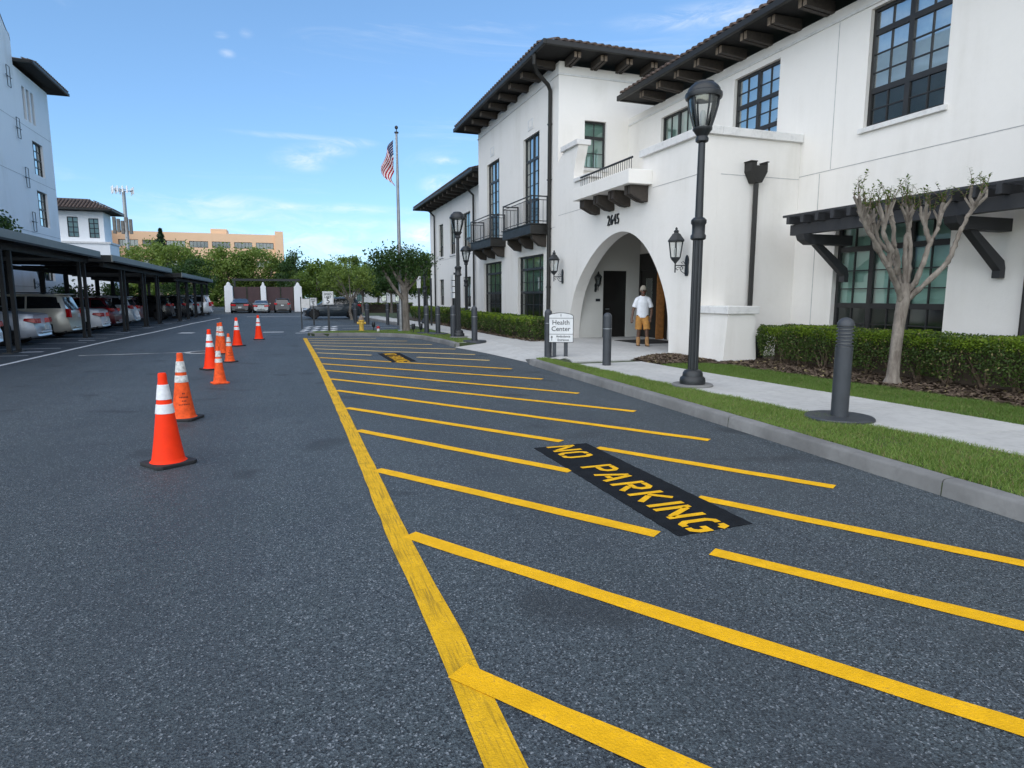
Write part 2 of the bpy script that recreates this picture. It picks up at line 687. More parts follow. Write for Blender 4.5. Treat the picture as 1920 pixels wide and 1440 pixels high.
MAT['tile_pale'] = M_plain('weathered roof tile', (.22, .17, .14), .8, 0, .4, 3.5, .4, 40)
MAT['pergola'] = M_plain('dark painted timber', (.030, .031, .034), .6, 0, .2, 6, .2, 40)
MAT['pane'] = M_glass('window glass', (.74, .95, .88), .22, .92)
MAT['pane_up'] = M_glass('upper window glass', (.88, .99, .97), .52, .98)
MAT['pane_low'] = M_glass('weakly reflecting window glass', (.72, .93, .86), .07, .92)  # nearly the same glass with a small mirror share, for the low window
MAT['pane_scr'] = M_glass('screened window glass', (.30, .40, .38), .10, .45, .12)
MAT['blind'] = M_plain('window blind', (.80, .83, .80), .8, 0, .06, 2)
MAT['dark_room'] = M_plain('dark room', (.02, .022, .022), .9, 0, .2, 2)
MAT['curtain'] = M_plain('net curtain', (.62, .63, .60), .9, 0, .25, 3)
MAT['door'] = M_plain('dark door', (.013, .012, .011), .4, 0, .2, 4)
MAT['wood_door'] = M_plain('varnished wood door', (.36, .15, .04), .45, 0, .35, 9)
MAT['mat'] = M_plain('rubber mat', (.015, .015, .016), .9, 0, .2, 30)
MAT['lampglass'] = M_glass('lamp glass', (.97, .98, .97), .05, .98, .05)
MAT['opal'] = M_plain('opal lamp diffuser', (.75, .76, .74), .3, 0, .04, 4)
MAT['screen_grey'] = M_plain('weathered grey cladding', (.15, .14, .13), .8, 0, .3, 2)
MAT['lamp_dark'] = M_plain('dim lamp lens', (.16, .165, .17), .4, 0, .1, 5)
MAT['white'] = M_plain('white enamel', (.72, .73, .74), .4, 0, .08, 4)
MAT['grey_metal'] = M_plain('brushed aluminium', (.42, .44, .46), .35, .8, .1, 3)
MAT['galv'] = M_plain('galvanised steel', (.30, .31, .32), .5, .6, .2, 6)
MAT['ink'] = M_plain('black ink', (.015, .018, .022), .6, 0, .1, 8)
MAT['hyd'] = M_plain('yellow hydrant paint', (.62, .40, .06), .5, 0, .2, 12)
MAT['red'] = M_plain('red enamel', (.5, .03, .03), .5, 0, .15, 8)
MAT['cone'] = M_plain('orange cone plastic', (1.0, .040, .006), .6, 0, .10, 9, .1, 40, spec=.2)
MAT['cone_old'] = M_plain('scuffed orange plastic', (.86, .095, .020), .65, 0, .30, 14, .15, 40, spec=.2)
MAT['rubber'] = M_plain('black rubber', (.016, .017, .019), .75, 0, .3, 12)
MAT['collar'] = M_plain('reflective sheeting', (.74, .75, .77), .35, .0, .08, 30)
MAT['collar_old'] = M_plain('dirty reflective sheeting', (.60, .60, .58), .5, 0, .35, 24)
MAT['orange_wall'] = M_stucco('orange stucco', (.80, .53, .34), .06)
MAT['plum'] = M_plain('dark maroon gate', (.070, .040, .042), .7, 0, .15, 2)
MAT['car_glass'] = M_plain('car glass', (.010, .012, .014), .04, 0, .1, 2, spec=.8, coat=.6)
MAT['tyre'] = M_plain('tyre rubber', (.014, .014, .015), .8, 0, .2, 10)
MAT['rim'] = M_plain('alloy rim', (.35, .36, .37), .3, .8, .1, 6)
MAT['tail'] = M_plain('red tail lamp', (.55, .004, .008), .25, 0, .12, 9, coat=.3)
MAT['headl'] = M_plain('clear head lamp', (.65, .68, .70), .08, .2, .1, 9, coat=1)
MAT['plate'] = M_plain('number plate', (.66, .68, .66), .4, 0, .15, 20)
MAT['chrome'] = M_plain('chrome', (.62, .63, .64), .12, 1, .05, 4)
MAT['skin'] = M_plain('skin', (.12, .062, .038), .45, 0, .12, 12)
MAT['tee'] = M_plain('white cotton', (.78, .80, .84), .9, 0, .05, 14, .3, 30)
MAT['short'] = M_plain('tan canvas', (.46, .22, .055), .9, 0, .18, 16, .3, 50)
MAT['boot'] = M_plain('tan nubuck', (.36, .20, .085), .85, 0, .2, 20)
MAT['sole'] = M_plain('boot sole', (.10, .06, .03), .85, 0, .2, 20)
MAT['cap'] = M_plain('khaki cotton', (.34, .31, .25), .9, 0, .2, 18)
MAT['hair'] = M_plain('black hair', (.010, .009, .009), .8, 0, .3, 40)
MAT['flag_r'] = M_plain('red nylon', (.36, .018, .03), .75, 0, .1, 6)
MAT['flag_w'] = M_plain('white nylon', (.70, .70, .72), .75, 0, .08, 6)
MAT['flag_b'] = M_plain('blue nylon', (.012, .022, .085), .75, 0, .15, 6)
MAT['joint'] = M_plain('control joint', (.42, .42, .42), .9, 0, .2, 6)


def text_mesh(txt, size, mat, depth=.002, bold=0.0, space=1.0, align='CENTER', shear=0.0):
    cu = bpy.data.curves.new('txt', 'FONT')
    cu.body = txt
    cu.size = size
    cu.extrude = depth
    cu.offset = bold
    cu.space_character = space
    cu.align_x = align
    cu.shear = shear
    cu.resolution_u = 3
    o = bpy.data.objects.new('txt', cu)
    COL.objects.link(o)
    dg = bpy.context.evaluated_depsgraph_get()
    me = bpy.data.meshes.new_from_object(o.evaluated_get(dg))
    bpy.data.objects.remove(o)
    bpy.data.curves.remove(cu)
    me.materials.clear()
    me.materials.append(mat)
    return me
# ------------------------------------------------------------------ the setting: ground, kerbs, pavements, markings
rng = np.random.default_rng(7)
random.seed(11)


def interp(pts, y):
    """x on a polyline given as (x, y) pairs rising in y"""
    return float(np.interp(y, [p[1] for p in pts], [p[0] for p in pts]))


road = MB().box(-300, 300, -60, 700, -.4, 0).build('road', MAT['asphalt'])
tag(road, kind='structure')

KERB = [(4.75, -8), (4.95, 0), (5.04, 2.9), (5.12, 4.5), (5.2, 6.2), (5.36, 10.8), (5.47, 14.2)]
ISL = [(5.05, 19.9), (5.08, 21), (4.98, 22.4), (4.78, 24.3), (4.3, 25.6), (3.4, 26.5), (2.4, 26.95), (1.5, 27.2), (.95, 27.45),
       (.72, 27.95), (.85, 28.5), (1.4, 28.8), (3.0, 28.95), (4.6, 29.1), (5.6, 30.2), (5.8, 33), (5.6, 40), (5.2, 46)]
WL = [(7.0, -8), (6.72, 2), (6.5, 5), (6.3, 7.5), (6.12, 10.5), (6.02, 12.5), (6.0, 14.4)]          # walk edge towards the road
WR = [(8.3, -8), (8.2, 3), (8.12, 6.5), (7.95, 9), (7.8, 11), (7.72, 13.2)]                          # walk edge towards the building

ground = MB()
ground.prism(KERB[:] + [(6.5, 14.5)] + [(6.5, 20.2)] + ISL + [(6.5, 60), (60, 60), (60, -8)], 'z', -.3, .108)
verge = ground.build('terrain', MAT['lawn_soil'])
tag(verge, kind='structure')


def lawn(name, poly, z, mat=MAT['lawn_soil']):
    return tag(MB().prism(poly, 'z', .05, z).build(name, mat), kind='structure')


def inset(path, d):
    """shift a polyline to its right by d"""
    out = []
    for i, p in enumerate(path):
        a = Vector(path[max(0, i - 1)])
        b = Vector(path[min(len(path) - 1, i + 1)])
        t = (b - a).normalized()
        out.append((p[0] + t.y * d, p[1] - t.x * d))
    return out


KB = inset(KERB, .16)
lawn('lawn', KB + [WL[-1]] + WL[-2::-1], .128)
lawn('lawn_by_building', WR[:-1] + [(7.75, 12.0), (8.9, 12.05), (9.1, 11.4), (9.35, 8.5), (9.4, 4), (9.4, -8)], .128)
ISB = inset(ISL, .16)
lawn('lawn_island', ISB[:-1] + [(6.15, 40), (6.15, 29), (6.15, 23), (6.2, 21.2), (5.9, 20.3)], .128)
lawn('mulch_bed', [(9.4, -8), (9.4, 4), (9.35, 8.5), (9.1, 11.4), (8.9, 12.05), (9.6, 12.3), (12.5, 13.3), (12.5, -8)], .132, MAT['soil'])
lawn('mulch_bed_by_arch', [(7.8, 13.3), (8.9, 14.25), (9.6, 14.3), (9.6, 12.4), (8.9, 12.1), (7.8, 12.05)], .134, MAT['soil'])
lawn('mulch_bed_far', [(7.55, 19.6), (7.55, 48), (10.6, 48), (10.6, 33), (9.6, 32.5), (9.6, 19.6)], .134, MAT['soil'])


# kerb: one section after another, joints between them
def kerb_line(name, path, step=2.9, mat=MAT['kerb']):
    root = tag(bpy.data.objects.new(name, None), kind='structure')
    COL.objects.link(root)
    seg, ds = [], [0]
    P = [Vector(p) for p in path]
    for a, b in zip(P, P[1:]):
        ds.append(ds[-1] + (b - a).length)

    def at(d):
        return Vector((float(np.interp(d, ds, [p.x for p in P])), float(np.interp(d, ds, [p.y for p in P]))))
    d = 0.0
    while d < ds[-1] - .2:
        e = min(d + step, ds[-1])
        n = max(2, int((e - d) / .3))
        mb = MB()
        prof = [(-.012, -.05), (.0, .118), (.012, .136), (.03, .143), (.145, .143), (.16, .13), (.16, -.05)]
        vs, fs = [], []
        k = len(prof)
        for i in range(n + 1):
            t = d + .006 + (e - d - .012) * i / n
            p = at(t)
            q = (at(min(t + .05, ds[-1])) - at(max(t - .05, 0))).normalized()
            nx, ny = q.y, -q.x
            for o, z in prof:
                vs.append((p.x + nx * o, p.y + ny * o, z + .0015 * math.sin(t * 9)))
        for i in range(n):
            for j in range(k):
                fs.append((i * k + j, i * k + (j + 1) % k, (i + 1) * k + (j + 1) % k, (i + 1) * k + j))
        fs.append(tuple(range(k)))
        fs.append(tuple(n * k + j for j in range(k - 1, -1, -1)))
        mb.add(vs, fs)
        mb.build('kerb_stone', mat, root, smooth=True)
        d = e
    return root


kerb_line('kerb', KERB)
kerb_line('kerb_island', ISL)
# sloping end of the kerb at the ramp, and the ramp itself
MB().add([(5.47, 14.21, 0), (5.75, 15.3, 0), (5.63, 14.2, 0), (5.9, 15.2, 0), (5.47, 14.21, .143), (5.63, 14.2, .143), (5.76, 15.3, .02), (5.9, 15.2, .03)],
         [(0, 1, 6, 4), (4, 6, 7, 5), (2, 3, 7, 5), (0, 2, 5, 4), (1, 3, 7, 6)]).build('kerb_ramp_end', MAT['kerb'])['kind'] = 'structure'
ramp_pts = [(5.45, 14.9), (5.75, 15.3), (6.3, 15.2), (6.45, 19.6), (5.3, 20.0), (5.05, 19.8)]
ramp_mb = MB().add([(5.62, 14.2, .005), (6.45, 14.2, .1385), (5.55, 15.5, .005), (6.45, 16, .1385), (5.38, 17.6, .005), (6.45, 18, .1385), (5.04, 19.9, .005), (6.45, 20.7, .1385), (5.2, 20.1, .1385)],
                   [(0, 2, 3, 1), (2, 4, 5, 3), (4, 6, 7, 5), (6, 8, 7)])
tag(ramp_mb.build('ramp', MAT['walk']), kind='structure')

# pavement slabs
walk = tag(bpy.data.objects.new('pavement', None), kind='structure')
COL.objects.link(walk)
ys = np.arange(-5, 14.41, 1.62)
for a, b in zip(ys, ys[1:]):
    a2, b2 = a + .006, b - .006
    MB().prism([(interp(WL, a2) + .0, a2), (interp(WL, b2), b2), (interp(WR, b2), b2), (interp(WR, a2), a2)], 'z', .06, .140).build('slab', MAT['walk'], walk, bevel=.006)
plaza = [([(6.0, 14.41), (6.4, 14.52), (6.4, 17.4), (9.6, 17.4), (9.6, 14.3), (8.9, 14.3), (7.75, 13.35), (7.72, 13.2), (6.0, 13.2)][0:0]),
         [(6.42, 14.0), (6.42, 17.4), (9.0, 17.4), (9.0, 14.35), (7.72, 13.3), (6.2, 13.3)],
         [(9.012, 14.37), (9.012, 17.4), (12.45, 17.4), (12.45, 14.37)],
         [(9.012, 17.412), (9.012, 21.6), (12.45, 21.6), (12.45, 17.412)],
         [(6.42, 17.412), (6.42, 20.6), (6.2, 21.2), (7.55, 21.2), (9.0, 21.2), (9.0, 17.412)]]
for p in plaza[1:]:
    MB().prism(p, 'z', .06, .1395).build('slab', MAT['walk'], walk, bevel=.004)
for i, y in enumerate(np.arange(21.212, 48, 1.9)):
    dx = -.0 if y < 34 else -.07 * (y - 34)
    MB().prism([(6.16 + dx, y), (7.54 + dx, y), (7.54 + dx - .0, y + 1.885), (6.16 + dx, y + 1.885)], 'z', .06, .1395).build('slab', MAT['walk'], walk, bevel=.004)


# painted markings are sheets a few millimetres above the asphalt
def stripe(name, pts, w, mat, z=.004, wob=.0):
    P = [Vector(p) for p in pts]
    vs, fs = [], []
    out = []
    for a, b in zip(P, P[1:]):
        n = max(1, int((b - a).length / .25))
        out += [a.lerp(b, i / n) for i in range(n)]
    out.append(P[-1])
    for i, p in enumerate(out):
        t = (out[min(i + 1, len(out) - 1)] - out[max(i - 1, 0)]).normalized()
        nx, ny = t.y, -t.x
        h1 = w / 2 + random.uniform(-wob, wob)
        h2 = w / 2 + random.uniform(-wob, wob)
        vs += [(p.x - nx * h1, p.y - ny * h1, z), (p.x + nx * h2, p.y + ny * h2, z)]
    for i in range(len(out) - 1):
        fs.append((2 * i, 2 * i + 1, 2 * i + 3, 2 * i + 2))
    return MB().add(vs, fs).build(name, mat, road)


stripe('painted_line', [(.655, -2), (.65, 1.9), (.665, 2.8), (.645, 4.3), (.66, 6.2), (.665, 9.6), (.66, 13.3), (.64, 17.5), (.60, 22), (.56, 26.3)], .145, MAT['yellow_worn'], .004, .004)
for a, b in [((.63, 2.52), (2.3, .2)), ((.72, 4.2), (3.4, .24)), ((.73, 5.96), (2.36, 3.63)), ((.74, 7.85), (2.46, 5.29)), ((.75, 9.53), (2.88, 6.46)),
             ((.73, 11.4), (4.52, 5.95)), ((.72, 13.05), (4.65, 7.84)), ((.70, 14.65), (4.62, 9.66)), ((.71, 16.1), (4.74, 11.6)), ((.73, 17.75), (4.76, 13.5)),
             ((2.53, 3.25), (4.6, .2)), ((3.12, 4.22), (5.0, 1.25)), ((3.13, 6.05), (4.42, 4.07))]:
    stripe('painted_stripe', [a, b], .125, MAT['yellow'], .008 if a[0] < .7 and a[1] < 3 else .0045, .006)
for a, b in [((.73, 19.3), (2.15, 18.0)), ((3.25, 17.0), (4.85, 15.5)), ((.73, 20.8), (4.95, 17.2)), ((.71, 22.2), (4.9, 19.2)), ((.70, 23.6), (4.6, 21.3)), ((.68, 24.9), (4.1, 23.3)), ((.66, 26.0), (3.2, 25.2))]:
    stripe('painted_stripe', [a, b], .13, MAT['yellow_pale'], .0045, .003)
# left lane edge and stall lines
stripe('painted_line', [(-6.85, -6), (-6.62, 12), (-6.58, 18.2), (-6.34, 26.7), (-5.9, 33.1), (-5.55, 43), (-4.9, 52.5)], .13, MAT['white_paint'], .004, .004)
for i in range(15):
    y = 16.1 + 2.62 * i
    stripe('painted_line', [(-12.6, y + .1), (-7.0 + .03 * i, y - .25)], .10, MAT['white_paint'], .004, .004)
    if i % 2 == 0:
        stripe('painted_line', [(-7.6 + .03 * i, y + 1.1), (-7.05 + .03 * i, y + 1.05)], .22, MAT['white_paint'], .004, .02)  # short broad pale cross dashes beside every second stall line
stripe('painted_line', [(-4.7, 31.9), (-4.1, 31.75)], .5, MAT['white_paint'], .004, .02)
stripe('painted_line', [(-1.15, 31.3), (-.25, 31.2)], .35, MAT['white_paint'], .004, .02)
stripe('painted_line', [(-3.2, 55.6), (2.2, 55.4)], .28, MAT['white_paint'])
stripe('painted_line', [(.25, 30.0), (5.5, 30.15)], .22, MAT['white_paint'])
stripe('painted_line', [(2.6, 33.6), (5.4, 33.7)], .10, MAT['white_paint'])
stripe('painted_line', [(2.4, 36.6), (5.3, 36.7)], .10, MAT['white_paint'])
for r_, (y0, n) in enumerate([(31.4, 4), (33.2, 4), (35.2, 4)]):
    for k in range(n):
        x = .55 + .44 * k + .14 * r_
        stripe('painted_mark', [(x, y0), (x + .30, y0 + 1.0)], .24, MAT['white_paint'], .005, .02)
# flat drain cover set in the drive
dr = MB().lathe([(.30, 0), (.30, .006)], 20, (-2.5, 20.7, 0))
drain = dr.build('drain_cover', MAT['rubber'], road)
MB().lathe([(.46, 0), (.46, .003)], 20, (-2.5, 20.7, 0)).build('drain_collar', MAT['walk'], road)
stripe('repair_seam', [(-5.6, 20.6), (-3.0, 20.75), (-1.9, 21.6)], .09, MAT['walk'], .002, .04)


# ------------------------------------------------------------------ stencilled NO PARKING panels
def seg_letter(ch):
    """strokes of a stencil letter in a 1 x 1 cell (u right, v up); gaps are the stencil bridges"""
    return {
        'N': [[(.09, 0), (.09, 1)], [(.20, .86), (.80, .14)], [(.91, 0), (.91, 1)]],
        'O': [[(.44, .93), (.22, .93), (.09, .78), (.09, .22), (.22, .07), (.44, .07)], [(.56, .07), (.78, .07), (.91, .22), (.91, .78), (.78, .93), (.56, .93)]],
        'P': [[(.1, 0), (.1, 1)], [(.26, .93), (.70, .93), (.86, .82), (.86, .60), (.70, .48), (.26, .48)]],
        'A': [[(.04, 0), (.42, .97)], [(.56, .97), (.95, 0)], [(.36, .30), (.66, .30)]],
        'R': [[(.1, 0), (.1, 1)], [(.26, .93), (.70, .93), (.86, .82), (.86, .62), (.70, .50), (.26, .50)], [(.48, .40), (.90, .02)]],
        'K': [[(.1, 0), (.1, 1)], [(.26, .50), (.86, .98)], [(.42, .46), (.92, .02)]],
        'I': [[(.5, 0), (.5, 1)]],
        'G': [[(.44, .93), (.24, .93), (.09, .78), (.09, .22), (.24, .07), (.44, .07)], [(.56, .07), (.76, .07), (.90, .20), (.90, .44), (.58, .44)], [(.56, .93), (.78, .93), (.90, .76)]],
    }[ch]


def no_parking(x0, x1, y_top, y_bot, starts, lx0, lx1, ls, mat, lw):
    cs = [(x0, y_bot), (x1 + .02, y_bot + .03), (x1, y_top), (x0 - .01, y_top - .02)]
    ol = []
    for (a, b), (c_, d_) in zip(cs, cs[1:] + cs[:1]):
        n = max(2, int(math.hypot(c_ - a, d_ - b) / .06))
        ol += [(a + (c_ - a) * i / n + random.uniform(-.005, .005), b + (d_ - b) * i / n + random.uniform(-.005, .005)) for i in range(n)]
    patch = MB().prism(ol, 'z', .001, .005).build('no_parking_panel', MAT['patch'], road)
    h = lx1 - lx0
    for ch, ys_ in zip('NOPARKING', starts):
        mb = MB()
        wd = lw if ch != 'I' else lw * .3
        for pl in seg_letter(ch):
            pts = [Vector((lx0 + h * v, ys_ - wd * u)) for u, v in pl]
            vs, fs = [], []
            for i, p in enumerate(pts):
                a = (p - pts[i - 1]).normalized() if i else (pts[1] - p).normalized()
                b = (pts[i + 1] - p).normalized() if i < len(pts) - 1 else a
                t = (a + b).normalized()
                k = ls / 2 / max(.5, t.dot(a))
                vs += [(p.x - t.y * k, p.y + t.x * k, .009), (p.x + t.y * k, p.y - t.x * k, .009)]
            for i in range(len(pts) - 1):
                fs.append((2 * i, 2 * i + 1, 2 * i + 3, 2 * i + 2))
            mb.add(vs, fs)
        mb.build('letter', mat, patch)
    return patch


no_parking(2.475, 3.11, 6.28, 3.55, [6.235, 5.945, 5.375, 5.09, 4.775, 4.475, 4.185, 4.075, 3.775], 2.60, 2.925, .054, MAT['yellow'], .225)
st2 = [18.35 - .275 * i * 1.0 for i in (0, 1, 3, 4, 5, 6, 7, 7.5, 8.4)]
no_parking(2.40, 3.02, 18.5, 15.85, st2, 2.52, 2.86, .05, MAT['yellow'], .22)


# ------------------------------------------------------------------ grass and mulch
def inside(poly, P):
    x, y = P[:, 0], P[:, 1]
    c = np.zeros(len(P), bool)
    j = len(poly) - 1
    for i in range(len(poly)):
        xi, yi = poly[i]
        xj, yj = poly[j]
        t = ((yi > y) != (yj > y)) & (x < (xj - xi) * (y - yi) / (yj - yi + 1e-12) + xi)
        c ^= t
        j = i
    return c


def scatter(poly, n):
    xs, ys_ = [p[0] for p in poly], [p[1] for p in poly]
    P = np.stack([rng.uniform(min(xs), max(xs), n), rng.uniform(min(ys_), max(ys_), n)], 1)
    return P[inside(poly, P)]


def grass(name, poly, n, h, w, mat, z=.125, label=None):
    P = scatter(poly, n)
    n = len(P)
    clump = .65 + .7 * (np.sin(P[:, 0] * 5.1 + 1.3 * np.sin(P[:, 1] * 3.3)) * np.sin(P[:, 1] * 4.4 + P[:, 0]) * .5 + .5)
    hh = h * rng.uniform(.5, 1.15, n) * clump
    a = rng.uniform(0, 2 * np.pi, n)
    lean = rng.uniform(.2, 1.1, n) * hh
    la = rng.uniform(0, 2 * np.pi, n)
    base = np.column_stack([P, np.full(n, z)])
    d = np.column_stack([np.cos(a), np.sin(a), np.zeros(n)]) * (w * rng.uniform(.6, 1.3, n))[:, None]
    tip = base + np.column_stack([np.cos(la) * lean, np.sin(la) * lean, hh])
    V = np.concatenate([base - d, base + d, tip], 1).reshape(-1, 3)
    o = np_mesh(name, V, np.arange(3 * n).reshape(-1, 3), mat)
    return tag(o, label, 'grass', kind='stuff')


near = [(5.2, 2.0), (5.3, 5)] + KB[4:] + [(5.95, 14.35), (6.06, 12.5), (6.15, 10.5), (6.34, 7.5), (6.53, 5), (6.72, 2.4)]
grass('lawn_grass', near, 150000, .045, .0035, MAT['grass'], .126, 'short mown grass on the strip between kerb and pavement')
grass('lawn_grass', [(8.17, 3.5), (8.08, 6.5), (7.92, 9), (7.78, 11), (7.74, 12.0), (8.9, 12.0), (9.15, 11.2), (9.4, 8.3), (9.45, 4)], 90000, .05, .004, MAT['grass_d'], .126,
      'shade-toned mown grass between pavement and the mulch bed')
grass('lawn_grass', ISB[:12] + [(3.0, 28.75), (5.0, 28.9), (6.1, 29.0), (6.13, 23), (6.15, 21.3)], 42000, .05, .007, MAT['grass'], .126, 'trimmed grass on the kerbed island by the flagpole')


def mulch(name, poly, n, s, label):
    P = scatter(poly, n)
    n = len(P)
    a = rng.uniform(0, np.pi, n)
    L_ = s * rng.uniform(.5, 1.5, n)
    Wd = s * .35 * rng.uniform(.5, 1.2, n)
    u = np.column_stack([np.cos(a), np.sin(a), rng.uniform(-.35, .35, n)]) * L_[:, None]
    v = np.column_stack([-np.sin(a), np.cos(a), rng.uniform(-.3, .5, n)]) * Wd[:, None]
    c = np.column_stack([P, .137 + rng.uniform(0, .03, n)])
    t = np.array([0, 0, .012])
    V = np.stack([c - u - v, c + u - v, c + u + v, c - u + v], 1).reshape(-1, 3)
    F = np.arange(4 * n).reshape(-1, 4)
    return tag(np_mesh(name, V, F, MAT['mulch']), label, 'mulch', kind='stuff')


mulch('bark_mulch', [(7.82, 13.28), (8.9, 14.2), (9.55, 14.25), (9.55, 12.4), (8.9, 12.12), (7.82, 12.08)], 7000, .045, 'brown bark chips in the triangle beside the arch')
mulch('bark_mulch', [(9.4, 3.5), (9.35, 8.5), (9.1, 11.4), (8.95, 12.0), (9.6, 12.2), (10.8, 12.9), (11.0, 8), (11.0, 3.5)], 16000, .045, 'brown bark chips in the bed under the long hedge')
mulch('bark_mulch', [(7.6, 19.7), (7.6, 36), (8.6, 36), (8.6, 19.7)], 3500, .06, 'brown bark chips under the far hedge')
# ------------------------------------------------------------------ main building
F_X, W_X = 9.6, 12.5          # front plane of the tall block and arch / plane of the set back wing
bld = thing('health_center_building', (11.0, 20.0, 0), 'white stucco two storey building with arched porch, dark bracketed eaves and tiled roof', 'building', world=True)


def wall_with_openings(name, plane, at, thick, a0, a1, z0, z1, holes, mat, parent):
    """a wall in the plane x=at (a = y) or y=at (a = x); holes: (a0, a1, z0, z1). One mesh, real openings."""
    As = sorted(set([a0, a1] + [h[0] for h in holes] + [h[1] for h in holes]))
    Zs = sorted(set([z0, z1] + [h[2] for h in holes] + [h[3] for h in holes]))
    mb = MB()
    vid = {}

    def vert(i, j, side):
        k = (i, j, side)
        if k not in vid:
            a, z, t = As[i], Zs[j], at + (thick if side else 0)
            vid[k] = len(mb.v)
            mb.v.append((t, a, z) if plane == 'x' else (a, t, z))
        return vid[k]

    def solid(i, j):
        if i < 0 or j < 0 or i >= len(As) - 1 or j >= len(Zs) - 1:
            return False
        ca, cz = (As[i] + As[i + 1]) / 2, (Zs[j] + Zs[j + 1]) / 2
        return not any(h[0] < ca < h[1] and h[2] < cz < h[3] for h in holes)
    for i in range(len(As) - 1):
        for j in range(len(Zs) - 1):
            if not solid(i, j):
                continue
            for s in (0, 1):
                q = (vert(i, j, s), vert(i + 1, j, s), vert(i + 1, j + 1, s), vert(i, j + 1, s))
                mb.f.append(q)
                mb.m.append(0)
            for di, dj, e in ((-1, 0, ((i, j), (i, j + 1))), (1, 0, ((i + 1, j), (i + 1, j + 1))), (0, -1, ((i, j), (i + 1, j))), (0, 1, ((i, j + 1), (i + 1, j + 1)))):
                if not solid(i + di, j + dj):
                    (p, q2) = e
                    mb.f.append((vert(*p, 0), vert(*q2, 0), vert(*q2, 1), vert(*p, 1)))
                    mb.m.append(0)
    return mb.build(name, mat, parent)


_pane_cache = {}


def window(parent, plane, at, a0, a1, z0, z1, cols, rows, heavy_cols=(), heavy_rows=(), depth=.11, inward=1, fw=.06, mw=.022, hw=.10,
           upper=None, scr=None, blind='blind', sill=True, split=True, name='window', mats=None, trim=None):
    """a recessed window: frame with mullions as the part, panes / blind / sill as its sub-parts.
    cols, rows: fractions of the divisions; heavy ones are thick mullions. inward: +1 if the building lies towards +axis"""
    mats = mats or {}
    W_, H_ = a1 - a0, z1 - z0
    d0, d1 = at + inward * depth, at + inward * (depth + .07)

    def bx(mb, x0, x1, zz0, zz1, e0, e1):
        if plane == 'x':
            mb.box(e0, e1, x0, x1, zz0, zz1)
        else:
            mb.box(x0, x1, e0, e1, zz0, zz1)
    fr = MB()
    bx(fr, a0, a0 + fw, z0, z1, d0, d1)
    bx(fr, a1 - fw, a1, z0, z1, d0, d1)
    bx(fr, a0 + fw, a1 - fw, z1 - fw, z1, d0, d1)
    bx(fr, a0 + fw, a1 - fw, z0, z0 + fw, d0, d1)
    ca = [a0 + fw / 2] + [a0 + W_ * c for c in cols] + [a1 - fw / 2]
    rz = [z0 + fw / 2] + [z0 + H_ * r for r in rows] + [z1 - fw / 2]
    for i, c in enumerate(cols):
        hv = i in heavy_cols
        w = hw if hv else mw
        bx(fr, a0 + W_ * c - w / 2, a0 + W_ * c + w / 2, z0 + fw, z1 - fw, d0 + inward * (.004 if hv else .018), d1 - inward * .004)
    for j, r in enumerate(rows):
        hv = j in heavy_rows
        w = hw if hv else mw
        bx(fr, a0 + fw, a1 - fw, z0 + H_ * r - w / 2, z0 + H_ * r + w / 2, d0 + inward * (.007 if hv else .021), d1 - inward * .007)
    f = fr.build(name, MAT[mats.get('frame', 'frame')], parent)
    pd = at + inward * (depth + .045)

    def pane(x0, x1, zz0, zz1, m):
        mb = MB()
        tl = random.uniform(-.0007, .0007)
        tz = random.uniform(-.0007, .0007)
        pts = [(x0, zz0, -tl - tz), (x1, zz0, tl - tz), (x1, zz1, tl + tz), (x0, zz1, -tl + tz)]
        q = [((pd + e), x, z) if plane == 'x' else (x, pd + e, z) for x, z, e in pts]
        if (plane == 'x') == (inward > 0):
            q = q[::-1]
        mb.keep = True
        mb.quad(*q)
        mb.build('pane', MAT[m], f)
    up = upper if upper is not None else 1.0
    sc = scr if scr is not None else 0.0
    if split:
        for i in range(len(ca) - 1):
            for j in range(len(rz) - 1):
                mid = (rz[j] + rz[j + 1]) / 2
                m = 'pane_scr' if mid < z0 + H_ * sc else ('pane_up' if mid > z0 + H_ * up else 'pane')
                pane(ca[i], ca[i + 1], rz[j], rz[j + 1], m if m == 'pane_scr' else mats.get('pane', m))
    else:
        zb = z0 + H_ * sc
        if sc > 0:
            pane(ca[0], ca[-1], rz[0], zb, 'pane_scr')
        pane(ca[0], ca[-1], max(zb, rz[0]), rz[-1], mats.get('pane', 'pane_up' if up <= 0 else 'pane'))
    # what one sees behind the glass
    e0, e1 = at + inward * (depth + .16), at + inward * (depth + .18)
    bl = MB()
    bx(bl, a0 - .02, a1 + .02, z0 - .02, z1 + .02, e0, e1)
    bl.build('blind', MAT[blind], f)
    if sill:
        s = MB()
        bx(s, a0 - .09, a1 + .09, z0 - .11, z0 - .001, at - inward * .07, at + inward * (depth - .002))
        s.build('sill', MAT['trim'], f, bevel=.008)
    return f


